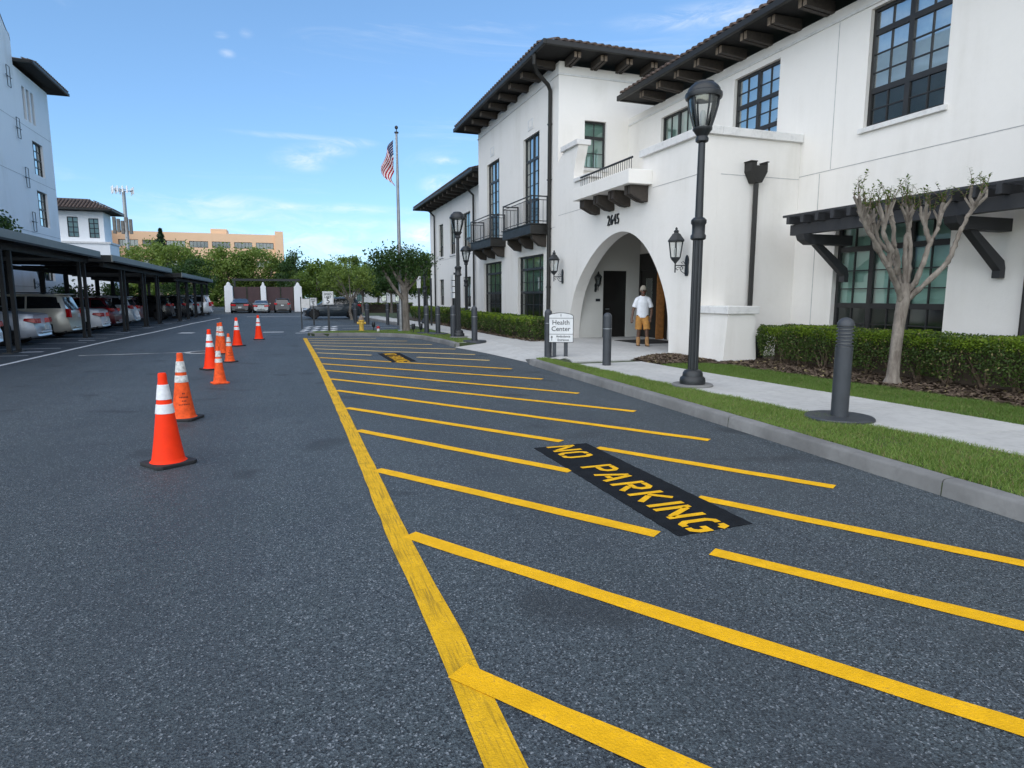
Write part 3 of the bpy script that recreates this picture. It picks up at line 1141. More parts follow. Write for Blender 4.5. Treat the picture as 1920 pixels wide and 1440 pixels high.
def rafter(parent, p, d, length=.85, w=.11, gap=.10, h=.26, mat='wood_d'):
    """double eave bracket: two boards, pale sawn ends; p at the wall, d outward unit (x, y)"""
    dx, dy = d
    sx, sy = -dy, dx
    mb = MB()
    ends = MB()
    for s in (-1, 1):
        c = s * (w + gap) / 2 * .72
        q = []
        for t in (0, length):
            for e in (-w / 2, w / 2):
                q.append((p[0] + dx * t + sx * (c + e), p[1] + dy * t + sy * (c + e)))
        zb = p[2]
        vs = [(q[0][0], q[0][1], zb), (q[1][0], q[1][1], zb), (q[3][0], q[3][1], zb + .07), (q[2][0], q[2][1], zb + .07),
              (q[0][0], q[0][1], zb + h), (q[1][0], q[1][1], zb + h), (q[3][0], q[3][1], zb + h), (q[2][0], q[2][1], zb + h)]
        mb.cur = 0
        mb.add(vs, [(3, 2, 1, 0), (4, 5, 6, 7), (0, 1, 5, 4), (1, 2, 6, 5), (3, 0, 4, 7)])
        mb.cur = 1
        mb.add(vs, [(2, 3, 7, 6)])
    return mb.build('rafter_tail', [MAT[mat], MAT['wood_end']], parent)


def tile_rows(mb, p0, u, up, n, length, pitch=.28, r=.095, rows=None, seg=5, clip=None, up_f=1.06):
    """barrel tiles: n columns along u starting at p0, each running up the slope 'up' for length"""
    p0, u, up = Vector(p0), Vector(u).normalized(), Vector(up).normalized()
    nrm = u.cross(up).normalized()
    if nrm.z < 0:
        nrm = -nrm
    rows = rows or max(1, int(length / .38))
    for i in range(n):
        c = p0 + u * (pitch * (i + .5))
        for k in range(rows):
            if clip is not None:
                ad = pitch * (i + .5)
                if (k + 1) * length / rows > min(ad, clip - ad) * up_f + .25:
                    break
            a = c + up * (k * length / rows - .02) + nrm * .012
            b = c + up * ((k + 1) * length / rows + .03)
            vs = []
            for q, rr in ((a, r), (b, r * .86)):
                for s in range(seg + 1):
                    an = math.pi * s / seg
                    vs.append(q + u * (math.cos(an) * rr) + nrm * (math.sin(an) * rr * .8))
            fs = [(s, s + 1, seg + 2 + s, seg + 1 + s) for s in range(seg)]
            fs.append(tuple(range(seg + 1)))
            mb.add(vs, fs)


def hip_roof(parent, x0, x1, y0, y1, z, pitch, tiles, tile_mat='tile', edge=.24, name='roof'):
    """hipped roof on the rectangle, with soffit, gutter and barrel tiles on the listed sides"""
    w = min(x1 - x0, y1 - y0) / 2
    h = w * pitch
    mb = MB()
    if (x1 - x0) < (y1 - y0):
        r0, r1 = ((x0 + x1) / 2, y0 + w, z + h), ((x0 + x1) / 2, y1 - w, z + h)
    else:
        r0, r1 = (x0 + w, (y0 + y1) / 2, z + h), (x1 - w, (y0 + y1) / 2, z + h)
    vs = [(x0, y0, z), (x1, y0, z), (x1, y1, z), (x0, y1, z), r0, r1]
    if (x1 - x0) < (y1 - y0):
        fs = [(0, 1, 4), (1, 2, 5, 4), (2, 3, 5), (3, 0, 4, 5), (3, 2, 1, 0)]
    else:
        fs = [(0, 1, 5, 4), (1, 2, 5), (2, 3, 4, 5), (3, 0, 4), (3, 2, 1, 0)]
    mb.add(vs, fs)
    roof = mb.build(name, MAT[tile_mat], parent)
    # fascia and gutter round the edge
    g = MB()
    for (a, b, c, d) in ((x0 - .11, x0, y0 - .11, y1 + .11), (x1, x1 + .11, y0 - .11, y1 + .11), (x0, x1, y0 - .11, y0), (x0, x1, y1, y1 + .11)):
        g.box(a, b, c, d, z - edge + .06, z - .005)
    g.build('gutter', MAT['bronze'], roof, bevel=.02)
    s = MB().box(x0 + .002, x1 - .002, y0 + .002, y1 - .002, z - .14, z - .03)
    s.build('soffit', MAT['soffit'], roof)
    t = MB()
    sl = math.hypot(1, pitch)
    for side, L_ in tiles:
        up = {'x0': (1, 0, pitch), 'x1': (-1, 0, pitch), 'y0': (0, 1, pitch), 'y1': (0, -1, pitch)}[side]
        if side in ('x0', 'x1'):
            p = (x0 - .1 if side == 'x0' else x1 + .1, y0, z + .0)
            n = int((y1 - y0) / .28)
            tile_rows(t, p, (0, 1, 0), up, n, L_, clip=y1 - y0)
        else:
            p = (x0, y0 - .1 if side == 'y0' else y1 + .1, z + .0)
            n = int((x1 - x0) / .28)
            tile_rows(t, p, (1, 0, 0), up, n, L_, clip=x1 - x0)
    if t.v:
        o = t.build('roof_tiles', MAT[tile_mat], roof, smooth=True)
        o['kind'] = 'stuff'
    return roof, r0, r1


# ---- tall block
YA, YB = 22.1, 32.4
lows = [(23.45, 26.4, .62, 3.32), (28.68, 31.55, .62, 3.30)]
ups = [(23.95, 25.75, 4.25, 8.1), (28.98, 30.9, 4.25, 8.05)]
wall_with_openings('front_wall', 'x', F_X, .3, YA, YB, 0, 9.93, lows + ups, MAT['stucco'], bld)
end_win = (10.66, 11.55, 6.4, 8.1)
wall_with_openings('end_wall', 'y', YA, .3, F_X + .3, 17.5, 0, 9.93, [end_win], MAT['stucco'], bld)
MB().box(F_X + .3, 17.5, YB - .3, YB, 0, 9.93).build('far_end_wall', MAT['stucco'], bld)
MB().box(F_X + .02, F_X + .28, YA + .01, YB - .01, 9.93, 10.05).build('frieze', MAT['stucco'], bld)
fb = MB().box(F_X - .035, F_X - .001, YA - .035, YB + .03, 9.58, 9.64).box(F_X - .001, W_X + .3, YA - .035, YA - .001, 9.58, 9.64)
fb.build('frieze_band', MAT['trim'], bld)
hip_roof(bld, F_X - .95, 18.4, YA - 1.0, YB + .95, 10.30, .36, [('x0', 1.5), ('y0', 1.5)])
for k in range(8):
    rafter(bld, (F_X, 22.55 + 1.36 * k, 9.86), (-1, 0), .78)
for k in range(4):
    rafter(bld, (9.95 + 1.03 * k, YA, 9.86), (0, -1), .82)
for a0, a1, z0, z1 in lows:
    window(bld, 'x', F_X, a0, a1, z0, z1, (.25, .5, .75), (.25, .44, .60, .80), (), (1, 3), .12, fw=.07, scr=.44, sill=True, blind='blind')
for a0, a1, z0, z1 in ups:
    window(bld, 'x', F_X, a0, a1, z0, z1, (.25, .5, .75), (.18, .34, .50, .63, .76), (1,), (1, 4), .10, fw=.06, scr=.34, upper=.34, sill=True)
window(bld, 'y', YA, *end_win, (.5,), (.33, .66), (), (1,), .10, fw=.06, upper=2, sill=True)
for y in (24.9, 30.0):
    q = MB().box(F_X - .02, F_X, y - .30, y + .30, 8.32, 8.74)
    p = q.build('wall_plaque', MAT['trim'], bld, bevel=.008)
    MB().box(F_X - .032, F_X - .0205, y - .12, y + .12, 8.42, 8.66).build('plaque_panel', MAT['stucco'], p, bevel=.006)


# Juliet balconies
def balcony(y0, y1, z, x_out=8.86):
    slab = MB()
    slab.box(x_out, F_X - .001, y0, y1, z, z + .36)
    b = slab.build('balcony', MAT['bronze'], bld, bevel=.015)
    MB().box(x_out - .03, F_X - .002, y0 - .03, y1 + .03, z + .362, z + .40).build('balcony_deck', MAT['bronze'], b)
    br = 3
    for k in range(br):
        y = y0 + .3 + (y1 - y0 - .6) * k / (br - 1)
        poly = [(F_X - .003, z - .46), (F_X - .28, z - .42), (x_out + .16, z - .16), (x_out + .16, z - .003), (F_X - .003, z - .003)]
        MB().prism(poly, 'y', y - .12, y + .12).build('bracket', MAT['wood_d'], b, bevel=.01)
    r = MB()
    zr = z + 1.42
    x0 = x_out + .03
    c = [(F_X - .04, y0 + .04), (x0, y0 + .04), (x0, y1 - .04), (F_X - .04, y1 - .04)]
    for (p, q) in zip(c, c[1:]):
        for zz, rr in ((zr, .025), (zr - .13, .014), (z + .50, .016)):
            r.tube((*p, zz), (*q, zz), rr, n=6)
        n = max(2, int(math.hypot(q[0] - p[0], q[1] - p[1]) / .14))
        for i in range(1, n):
            t = i / n
            x, y = p[0] + (q[0] - p[0]) * t, p[1] + (q[1] - p[1]) * t
            r.tube((x, y, z + .41), (x, y, zr - .13), .009, n=5)
    for p in c:
        r.tube((*p, z + .40), (*p, zr + .03), .028, n=6)
    r.build('railing', MAT['black'], b)


balcony(22.98, 26.35, 4.02)
balcony(28.05, 31.45, 3.92)

# ---- wing set back to the right
big = (9.57, 11.45, 5.42, 7.95)
win2 = (14.2, 16.02, 5.45, 7.86)
win3 = (18.02, 19.85, 6.55, 7.77)
low3 = (9.17, 12.02, .62, 3.42)
door_y = (19.2, 20.9, .14, 3.0)
extra = [(4.2, 6.1, 5.42, 7.95), (-.6, 1.3, 5.42, 7.95), (3.6, 6.2, .62, 3.2), (-1.8, .8, .62, 3.2)]
wall_with_openings('wing_wall', 'x', W_X, .3, -14, YA, 0, 8.30, [big, win2, win3, low3, door_y] + extra, MAT['stucco'], bld)
MB().box(W_X + .3, 18, -14, -13.7, 0, 8.3).build('wing_end_wall', MAT['stucco'], bld)
MB().box(W_X - .035, W_X - .001, -13.9, YA - .04, 8.02, 8.08).build('frieze_band', MAT['trim'], bld)
hip_roof(bld, W_X - 1.0, 20.4, -15, 20.95, 8.72, .36, [('x0', 1.5), ('y1', 1.2)])
for k in range(16):
    rafter(bld, (W_X, 19.75 - 1.0 * k * 1.02, 8.28), (-1, 0), .86)
window(bld, 'x', W_X, *big, (.25, .5, .75), (.155, .31, .465, .62, .80), (1,), (1, 4), .10, fw=.07, scr=.31, upper=.31, hw=.12, mw=.025, blind='curtain')
window(bld, 'x', W_X, *win2, (.25, .5, .75), (.18, .34, .50, .66, .82), (1,), (1, 3), .10, fw=.07, scr=.20, upper=.20, hw=.11, mw=.025, sill=False)
window(bld, 'x', W_X, *win3, (.25, .5, .75), (), (1,), (), .10, fw=.06, sill=False, upper=2)
window(bld, 'x', W_X, *low3, (1 / 6, 1 / 3, .5, 2 / 3, 5 / 6), (.14, .29, .43, .58, .76), (1, 3), (1, 4), .12, fw=.07, scr=.29, hw=.12, mw=.024, sill=False, mats={'pane': 'pane_low'})
for e in extra:
    window(bld, 'x', W_X, *e, (.25, .5, .75), (.31, .62), (1,), (0,), .10, split=False, sill=True, upper=2)
# control joints: thin recessed-looking reglets, one above the ground floor
MB().box(W_X - .006, W_X - .0005, -13.9, 13.29, 4.66, 4.676).build('control_joint', MAT['joint'], bld)
MB().box(W_X - .006, W_X - .0005, 12.3, 12.314, 4.69, 8.0).build('control_joint', MAT['joint'], bld)
MB().box(W_X - .006, W_X - .0005, 12.62, 12.634, .2, 4.64).build('control_joint', MAT['joint'], bld)
MB().box(F_X - .006, F_X - .0005, 22.3, 32.3, 4.22, 4.234).build('control_joint', MAT['joint'], bld)

# ---- arched porch block
arch = [(20.99, .0), (20.93, .7), (20.63, 1.6), (20.2, 2.2), (19.6, 2.72), (19.05, 3.08), (18.47, 3.36), (17.85, 3.54), (17.27, 3.59), (16.7, 3.49),
        (16.17, 3.25), (15.7, 2.90), (15.28, 2.44), (14.95, 1.95), (14.70, 1.4), (14.57, .7), (14.54, .0)]


def smooth_poly(pts, n=4):
    out = []
    P = [Vector(p) for p in pts]
    for i in range(len(P) - 1):
        p0, p1, p2, p3 = P[max(i - 1, 0)], P[i], P[i + 1], P[min(i + 2, len(P) - 1)]
        for k in range(n):
            t = k / n
            out.append(tuple(.5 * ((2 * p1) + (p2 - p0) * t + (2 * p0 - 5 * p1 + 4 * p2 - p3) * t * t + (3 * p1 - p0 - 3 * p2 + p3) * t ** 3)))
    out.append(tuple(P[-1]))
    return out


AY0 = 13.3
swoop = smooth_poly([(19.55, 5.55), (20.5, 5.56), (20.72, 5.72), (20.62, 6.2), (20.42, 6.6), (20.36, 6.78)], 4)
prof = [(AY0, 0), (AY0, 4.70), (YA - .002, 4.70), (YA - .002, 0)]
prof = prof + smooth_poly(arch, 3)
MB().prism(prof, 'x', F_X, F_X + .42).build('arch_wall', MAT['stucco'], bld)
PT = F_X + .36
MB().prism([(AY0, 4.701), (AY0, 5.50), (16.1, 5.50), (16.1, 4.701)], 'x', F_X, PT).build('parapet_wall', MAT['stucco'], bld)
MB().prism([(19.55, 4.701)] + swoop + [(21.6, 6.78), (YA - .002, 6.5), (YA - .002, 4.701)], 'x', F_X, PT).build('swept_parapet', MAT['stucco'], bld)
MB().box(F_X + .422, W_X - .002, AY0, AY0 + .35, 0, 4.70).box(PT + .001, W_X - .002, AY0, AY0 + .35, 4.701, 5.50).build('porch_side_wall', MAT['stucco'], bld)
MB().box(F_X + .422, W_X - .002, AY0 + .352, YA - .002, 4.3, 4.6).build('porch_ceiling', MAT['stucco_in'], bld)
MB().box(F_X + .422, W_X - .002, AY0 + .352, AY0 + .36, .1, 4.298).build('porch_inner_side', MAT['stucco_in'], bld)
# inner end wall with its dark door
PE = 21.0
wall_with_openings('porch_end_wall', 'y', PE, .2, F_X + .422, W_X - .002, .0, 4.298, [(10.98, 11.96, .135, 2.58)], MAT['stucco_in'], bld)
dd = MB().box(10.98, 11.96, PE + .06, PE + .11, .14, 2.58).build('porch_door', MAT['door'], bld)
MB().tube((11.1, PE + .02, 1.18), (11.26, PE + .02, 1.18), .014).tube((11.26, PE + .06, 1.18), (11.26, PE + .02, 1.18), .012).build('door_handle', MAT['grey_metal'], dd)
MB().box(10.68, 10.86, PE - .012, PE - .001, 1.46, 1.56).build('wall_plate', MAT['ink'], bld)
# main doorway: dark frame, glazed leaf, varnished leaf standing open
dw = MB()
dw.box(W_X - .03, W_X + .12, 19.05, 19.2, .14, 3.2).box(W_X - .03, W_X + .12, 20.88, 20.98, .14, 3.2).box(W_X - .03, W_X + .12, 19.2, 20.88, 2.6, 3.2)
doorway = dw.build('entrance_doorway', MAT['door'], bld)
MB().box(W_X + .02, W_X + .07, 19.85, 20.88, .14, 2.6).build('door_leaf', MAT['door'], doorway)
MB().box(W_X + .012, W_X + .0195, 20.1, 20.55, .9, 2.3).build('glazing', MAT['pane'], doorway)
MB().box(W_X - .34, W_X - .04, 19.22, 19.27, .15, 2.5).build('wooden_door_leaf', MAT['wood_door'], doorway, bevel=.01)
MB().box(W_X + .6, W_X + .65, 17.8, 21.5, .1, 3.2).build('lobby_back', MAT['wood_door'], doorway)
# second inner opening on the porch back wall nearer the arch pillar (dark glazed screen)
scr_ = MB().box(W_X - .05, W_X - .004, 15.6, 18.7, .14, 3.0).build('dark_glazed_screen', MAT['door'], bld)
for k in range(3):
    MB().box(W_X - .056, W_X - .0505, 15.7 + k, 16.6 + k, .35, 2.85).build('glazing', MAT['pane_scr'], scr_)
# parapet caps
MB().box(F_X - .09, PT + .09, AY0 - .09, 16.19, 5.502, 5.70).build('parapet_cap', MAT['trim'], bld, bevel=.015)
MB().box(PT + .092, W_X - .003, AY0 - .09, AY0 + .44, 5.502, 5.70).build('parapet_cap', MAT['trim'], bld, bevel=.015)
MB().box(F_X - .09, PT + .09, 20.30, 21.70, 6.782, 6.96).build('parapet_cap', MAT['trim'], bld, bevel=.015)
MB().box(F_X - .07, PT + .07, 19.38, 20.60, 5.562, 5.69).build('parapet_cap', MAT['trim'], bld, bevel=.012)
# balcony over the arch: white slab, timber brackets, low rail
bs = MB().box(8.86, F_X - .002, 15.6, 19.2, 4.70, 5.08).build('balcony_slab', MAT['stucco'], bld, bevel=.01)
for k in range(4):
    y = 15.95 + k * .96
    for s in (-1, 1):
        poly = [(F_X - .004, 4.26), (F_X - .2, 4.28), (9.02, 4.46), (9.02, 4.698), (F_X - .004, 4.698)]
        mb = MB()
        mb.prism(poly, 'y', y + s * .095 - .068, y + s * .095 + .068)
        mb.build('bracket', MAT['wood_d'], bs, bevel=.008)
rl = MB()
rl.tube((9.05, 15.75, 5.42), (9.05, 19.0, 5.42), .03, n=6)
for k in range(27):
    y = 15.8 + k * .122
    rl.tube((9.05, y, 5.08), (9.05, y, 5.42), .010, n=5)
rl.build('railing', MAT['black'], bs)
# flared pier at the corner with its stone cap
MB().prism([(F_X - .14, .05), (10.42, .05), (10.32, 1.24), (F_X - .04, 1.24)], 'y', 12.10, AY0 - .002).build('corner_pier', MAT['stucco'], bld)
MB().box(F_X - .10, 10.40, 12.04, AY0 - .003, 1.242, 1.42).build('pier_cap', MAT['trim'], bld, bevel=.012)
# house number
nm = text_mesh('2645', .60, MAT['bronze'], .02, .0, 1.12, 'CENTER')
no = link('house_number', nm, bld)
no.location = (F_X - .022, 17.75, 3.84)
no.rotation_euler = (rad(90), 0, rad(-90))
no.scale = (.58, .74, 1)
MB().box(F_X - .006, F_X - .0005, AY0 + .1, 15.55, 4.60, 4.614).build('control_joint', MAT['joint'], bld)
MB().box(F_X - .006, F_X - .0005, 19.2, 22.0, 4.60, 4.614).build('control_joint', MAT['joint'], bld)
MB().box(F_X + .5, W_X - .01, AY0 - .006, AY0 - .0005, 4.60, 4.614).build('control_joint', MAT['joint'], bld)


# downspouts
def downspout(pts, r=.055, name='downspout', clips=()):
    d = MB().path(pts, r, 8).build(name, MAT['bronze'], bld, smooth=True)
    for (x, y, z) in clips:
        MB().box(x - .075, x + .075, y - .075, y + .075, z - .02, z + .02).build('clip', MAT['bronze'], d)
    return d


xg = F_X - 1.0
downspout([(xg + .02, 22.0, 10.15), (xg + .02, 22.05, 9.82), (xg + .2, 22.25, 9.62), (F_X - .2, 22.62, 9.35), (F_X - .09, 22.7, 9.2), (F_X - .09, 22.72, 3), (F_X - .09, 22.74, .25)], .075,
          clips=[(F_X - .09, 22.71, z) for z in (8, 6, 4.2, 2)])
# conductor head on the porch side wall
hy = AY0 - .16
hp = [(10.78, 4.90), (10.78, 4.68), (10.93, 4.42), (11.13, 4.42), (11.28, 4.68), (11.28, 4.90), (11.24, 4.90), (11.24, 4.82), (10.95, 4.82), (10.95, 4.90)]
ds = downspout([(11.03, hy, 4.4), (11.03, hy, 1.0), (11.03, hy, .7)], .062, 'downspout')
MB().prism(hp, 'y', hy - .10, AY0 - .003).box(10.755, 10.96, hy - .12, AY0 - .003, 4.902, 4.925).box(11.225, 11.305, hy - .12, AY0 - .003, 4.902, 4.925).build('conductor_head', MAT['bronze'], ds, bevel=.008)
downspout([(W_X - .1, 7.62, 8.5), (W_X - .1, 7.62, .2)], .06)

# pergola over the big low window
pg_y0, pg_y1 = 1.0, 12.35
pg = MB()
pg.prism([(11.2, 3.06), (11.2, 3.30), (11.36, 3.30), (11.36, 3.06)], 'y', pg_y0, 12.1)
per = pg.build('pergola', MAT['pergola'], bld, bevel=.006)
for y in (11.62, 8.15, 4.2):
    m = MB()
    m.prism([(W_X - .004, 2.82), (11.26, 2.82), (11.08, 2.92), (11.02, 3.05), (W_X - .004, 3.05)], 'y', y - .12, y + .12)
    m.build('beam', MAT['pergola'], per, bevel=.006)
    m = MB().prism([(11.46, 2.815), (11.68, 2.815), (W_X - .05, 2.30), (W_X - .004, 2.16), (W_X - .004, 1.98), (W_X - .14, 1.98), (W_X - .14, 2.12)], 'y', y - .075, y + .075)
    m.build('brace', MAT['pergola'], per, bevel=.006)
k = 0
y = 11.95
while y > pg_y0:
    MB().box(10.98, W_X - .004, y - .045, y + .045, 3.302, 3.46).build('joist', MAT['pergola'], per)
    y -= .42
for i, x in enumerate(np.arange(11.01, W_X - .1, .155)):
    MB().box(x, x + .045, pg_y0, 12.15, 3.462, 3.512).build('slat', MAT['pergola'], per)

# ---- far block beyond the tall one
FX2 = 10.6
fw_ = [(33.9, 35.6), (37.6, 39.3), (41.3, 42.7), (44.7, 46.0)]
holes = [(a, b, 4.45, 6.75) for a, b in fw_] + [(a, b, 1.0, 2.85) for a, b in fw_]
wall_with_openings('far_wing_wall', 'x', FX2, .3, YB + .001, 49, 0, 8.0, holes, MAT['stucco'], bld)
MB().box(FX2 + .3, 18, 48.7, 49, 0, 8.0).build('far_wing_end_wall', MAT['stucco'], bld)
hip_roof(bld, FX2 - 1.0, 19, YB + 1.0, 50.0, 8.42, .36, [('x0', 1.2)])
for k in range(13):
    rafter(bld, (FX2, 33.9 + 1.2 * k, 7.98), (-1, 0), .86)
for h in holes:
    window(bld, 'x', FX2, *h, (.5,), (.33, .66), (), (0,), .10, fw=.06, scr=.33, upper=.33, split=False, sill=True)
MB().box(FX2 - .006, FX2 - .0005, YB + .2, 48.9, 4.2, 4.214).build('control_joint', MAT['joint'], bld)
downspout([(FX2 - .95, 36.3, 8.2), (FX2 - .12, 36.5, 7.5), (FX2 - .12, 36.5, .3)], .065)
downspout([(FX2 - .95, 46.8, 8.2), (FX2 - .12, 47.0, 7.5), (FX2 - .12, 47.0, .3)], .065)
# ------------------------------------------------------------------ street furniture
# door mat on the porch floor
tag(MB().box(10.55, 12.1, 17.5, 19.3, .1402, .152).build('door_mat', MAT['mat'], bevel=.004), 'black rubber mat on the porch floor before the doors', 'mat')


def lamp_post(loc, h, label, s=1.0):
    """fluted post, round shouldered base, collar half way, acorn lantern with a domed hood"""
    t = thing('lamp_post', loc, label, 'street lamp', 'black lamp posts along the pavement')
    MB().lathe([(.34, -.06), (.34, .03), (.33, .045)], 20).build('footing', MAT['kerb'], t)
    MB().lathe([(.21, .045), (.215, .10), (.205, .15), (.17, .18), (.165, .23), (.14, .27), (.10, .29)], 20).build('base', MAT['black'], t, smooth=True)
    MB().lathe([(.086, .28), (.083, h * .49)], 24, flute=1, fl_d=.14).build('lower_pole', MAT['black'], t)
    MB().lathe([(.10, 0), (.125, .02), (.125, .07), (.105, .10), (.105, .24), (.125, .27), (.125, .32), (.085, .36)], 18, (0, 0, h * .49)).build('collar', MAT['black'], t, smooth=True)
    MB().lathe([(.066, h * .49 + .34), (.056, h - 1.0)], 16).build('upper_pole', MAT['black'], t, smooth=True)
    z = h - 1.0
    head = MB().lathe([(.066, 0), (.10, .02), (.105, .06), (.085, .10), (.13, .17), (.155, .20), (.155, .23), (.12, .24)], 18, (0, 0, z)).build('lantern', MAT['black'], t, smooth=True)
    g0, g1 = z + .24, z + .71
    MB().lathe([(.125, g0), (.17, g0 + .14), (.215, g0 + .30), (.235, g1)], 18).build('glass', MAT['lampglass'], head, smooth=True)
    MB().lathe([(.03, g0 + .02), (.045, g0 + .06), (.045, g0 + .22), (.02, g0 + .26)], 12).build('diffuser', MAT['opal'], head, smooth=True)
    for k in range(6):
        a = math.pi * 2 * k / 6 + .3
        pts = [(r * math.cos(a), r * math.sin(a), zz) for r, zz in ((.135, g0), (.185, g0 + .16), (.228, g0 + .33), (.245, g1 + .01))]
        MB().path(pts, .016, 5).build('rib', MAT['black'], head)
    MB().lathe([(.245, g1 - .03), (.285, g1 - .03), (.295, g1 + .01), (.29, g1 + .045), (.262, g1 + .065), (.255, g1 + .10), (.225, g1 + .145), (.185, g1 + .18), (.16, g1 + .19), (.155, g1 + .215), (.10, g1 + .23), (.02, g1 + .235)], 22).build('hood', MAT['black'], head, smooth=True)
    return t


lamp_post((6.44, 9.0, .13), 4.98, 'tall black lamp post at the grass strip nearest the camera')
lamp_post((5.92, 22.7, .13), 4.60, 'black lamp post on the island beside the dome bollards')
lamp_post((8.75, 31.9, .13), 4.12, 'black lamp post against the far white wall above the hedge')
lamp_post((7.1, 34.5, .13), 3.5, 'farthest black lamp post before the trees left of the building')


# ---- bollards
def bollard(loc, h, r, label, style, pad=True):
    t = thing('bollard', loc, label, 'bollard', 'dark metal bollards along the pavement')
    if pad:
        MB().lathe([(.40, -.05), (.40, .035), (.385, .05)], 26).build('base_plate', MAT['bollard'], t, smooth=True)
    hz = h - r - .26
    MB().lathe([(r, .0), (r, hz)], 22).build('post', MAT['bollard'], t, smooth=True)
    if style == 'louvre':
        hd = MB()
        hd.lathe([(r * .78, hz), (r * .78, hz + .26)], 22)
        core = hd.build('lamp_core', MAT['lamp_dark'], t, smooth=True)
        for k in range(6):
            z = hz + .012 + .043 * k
            MB().lathe([(r * .8, z + .018), (r, z), (r, z + .008), (r * .8, z + .024)], 22).build('louvre', MAT['bollard'], core, smooth=True)
    else:
        MB().lathe([(r * 1.02, hz), (r * 1.02, hz + .012)], 22).build('band', MAT['grey_metal'], t, smooth=True)
        MB().lathe([(r * .985, hz + .012), (r * .985, hz + .26)], 22).build('lamp_core', MAT['bollard'], t, smooth=True)
    z = hz + .26
    MB().lathe([(r, z)] + [(r * math.cos(a), z + r * math.sin(a)) for a in np.linspace(.12, 1.5, 8)], 22).build('dome', MAT['bollard'], t, smooth=True)
    return t


bollard((6.42, 5.92, .125), 1.27, .100, 'grey bollard light with louvred head and round base, nearest the camera', 'louvre')
bollard((6.58, 12.35, .125), 1.17, .095, 'plain domed grey bollard on the grass right of the white directional sign', 'band', False)
bollard((6.18, 14.75, .125), 1.2, .095, 'domed grey bollard half hidden behind the white directional sign', 'band', False)
bollard((5.88, 20.45, .125), 1.2, .10, 'domed grey bollard on a dark footing at the tip of the island', 'band')
bollard((5.72, 22.75, .125), 1.2, .10, 'domed grey bollard standing right behind the island lamp post', 'band', False)
bollard((5.66, 25.0, .125), 1.15, .10, 'domed grey bollard, first one left of the island lamp post', 'band')
bollard((5.32, 25.6, .125), 1.15, .10, 'domed grey bollard, second one left of the island lamp post', 'band')
bollard((5.5, 33.6, .125), 1.15, .09, 'far domed grey bollard right of the flagpole tree, the right one', 'band', False)
bollard((5.0, 34.2, .125), 1.15, .09, 'far domed grey bollard right of the flagpole tree, the left one', 'band', False)
bollard((4.3, 37.4, .05), 1.2, .12, 'dark bollard left of the flagpole by the mulch, the right one', 'band', False)
bollard((3.8, 39.2, .05), 1.2, .12, 'dark bollard left of the flagpole by the mulch, the left one', 'band', False)


# ---- little spot lights on stakes
def spot(loc, label):
    t = thing('path_light', loc, label, 'path light', 'black path lights in the island grass')
    MB().tube((0, 0, -.05), (0, 0, .16), .02).build('stake', MAT['black'], t)
    MB().lathe([(.04, .14), (.075, .20), (.08, .36), (.07, .38)], 12).build('lamp_head', MAT['black'], t, smooth=True)


spot((3.55, 28.6, .125), 'black path light beside the yellow fire hydrant')
spot((4.92, 26.4, .125), 'black path light in the grass right of the flagpole, the left one')
spot((5.2, 26.2, .125), 'black path light in the grass right of the flagpole, the right one')
t = thing('cleanout_pipe', (3.66, 27.9, .12), 'short white pipe with red cap in the island grass', 'pipe')
MB().lathe([(.06, -.05), (.06, .14)], 12).build('pipe', MAT['white'], t, smooth=True)
MB().lathe([(.075, .14), (.075, .2), (.03, .24)], 12).build('cap', MAT['red'], t, smooth=True)

# ---- fire hydrant
t = thing('fire_hydrant', (3.0, 28.4, .12), 'yellow fire hydrant with pale bonnet on the island grass', 'fire hydrant')
MB().lathe([(.15, -.02), (.15, .04), (.10, .05), (.10, .10), (.095, .42), (.13, .44), (.13, .49), (.115, .50)], 16).build('barrel', MAT['hyd'], t, smooth=True)
MB().lathe([(.12, .50), (.115, .56), (.08, .64), (.03, .67), (.03, .72), (.01, .73)], 16).build('bonnet', MAT['tile_pale'], t, smooth=True)
for a in (0, math.pi, -math.pi / 2):
    c, s = math.cos(a), math.sin(a)
    MB().tube((c * .08, s * .08, .36), (c * .19, s * .19, .36), .055, n=10).build('outlet', MAT['hyd'], t, smooth=True)

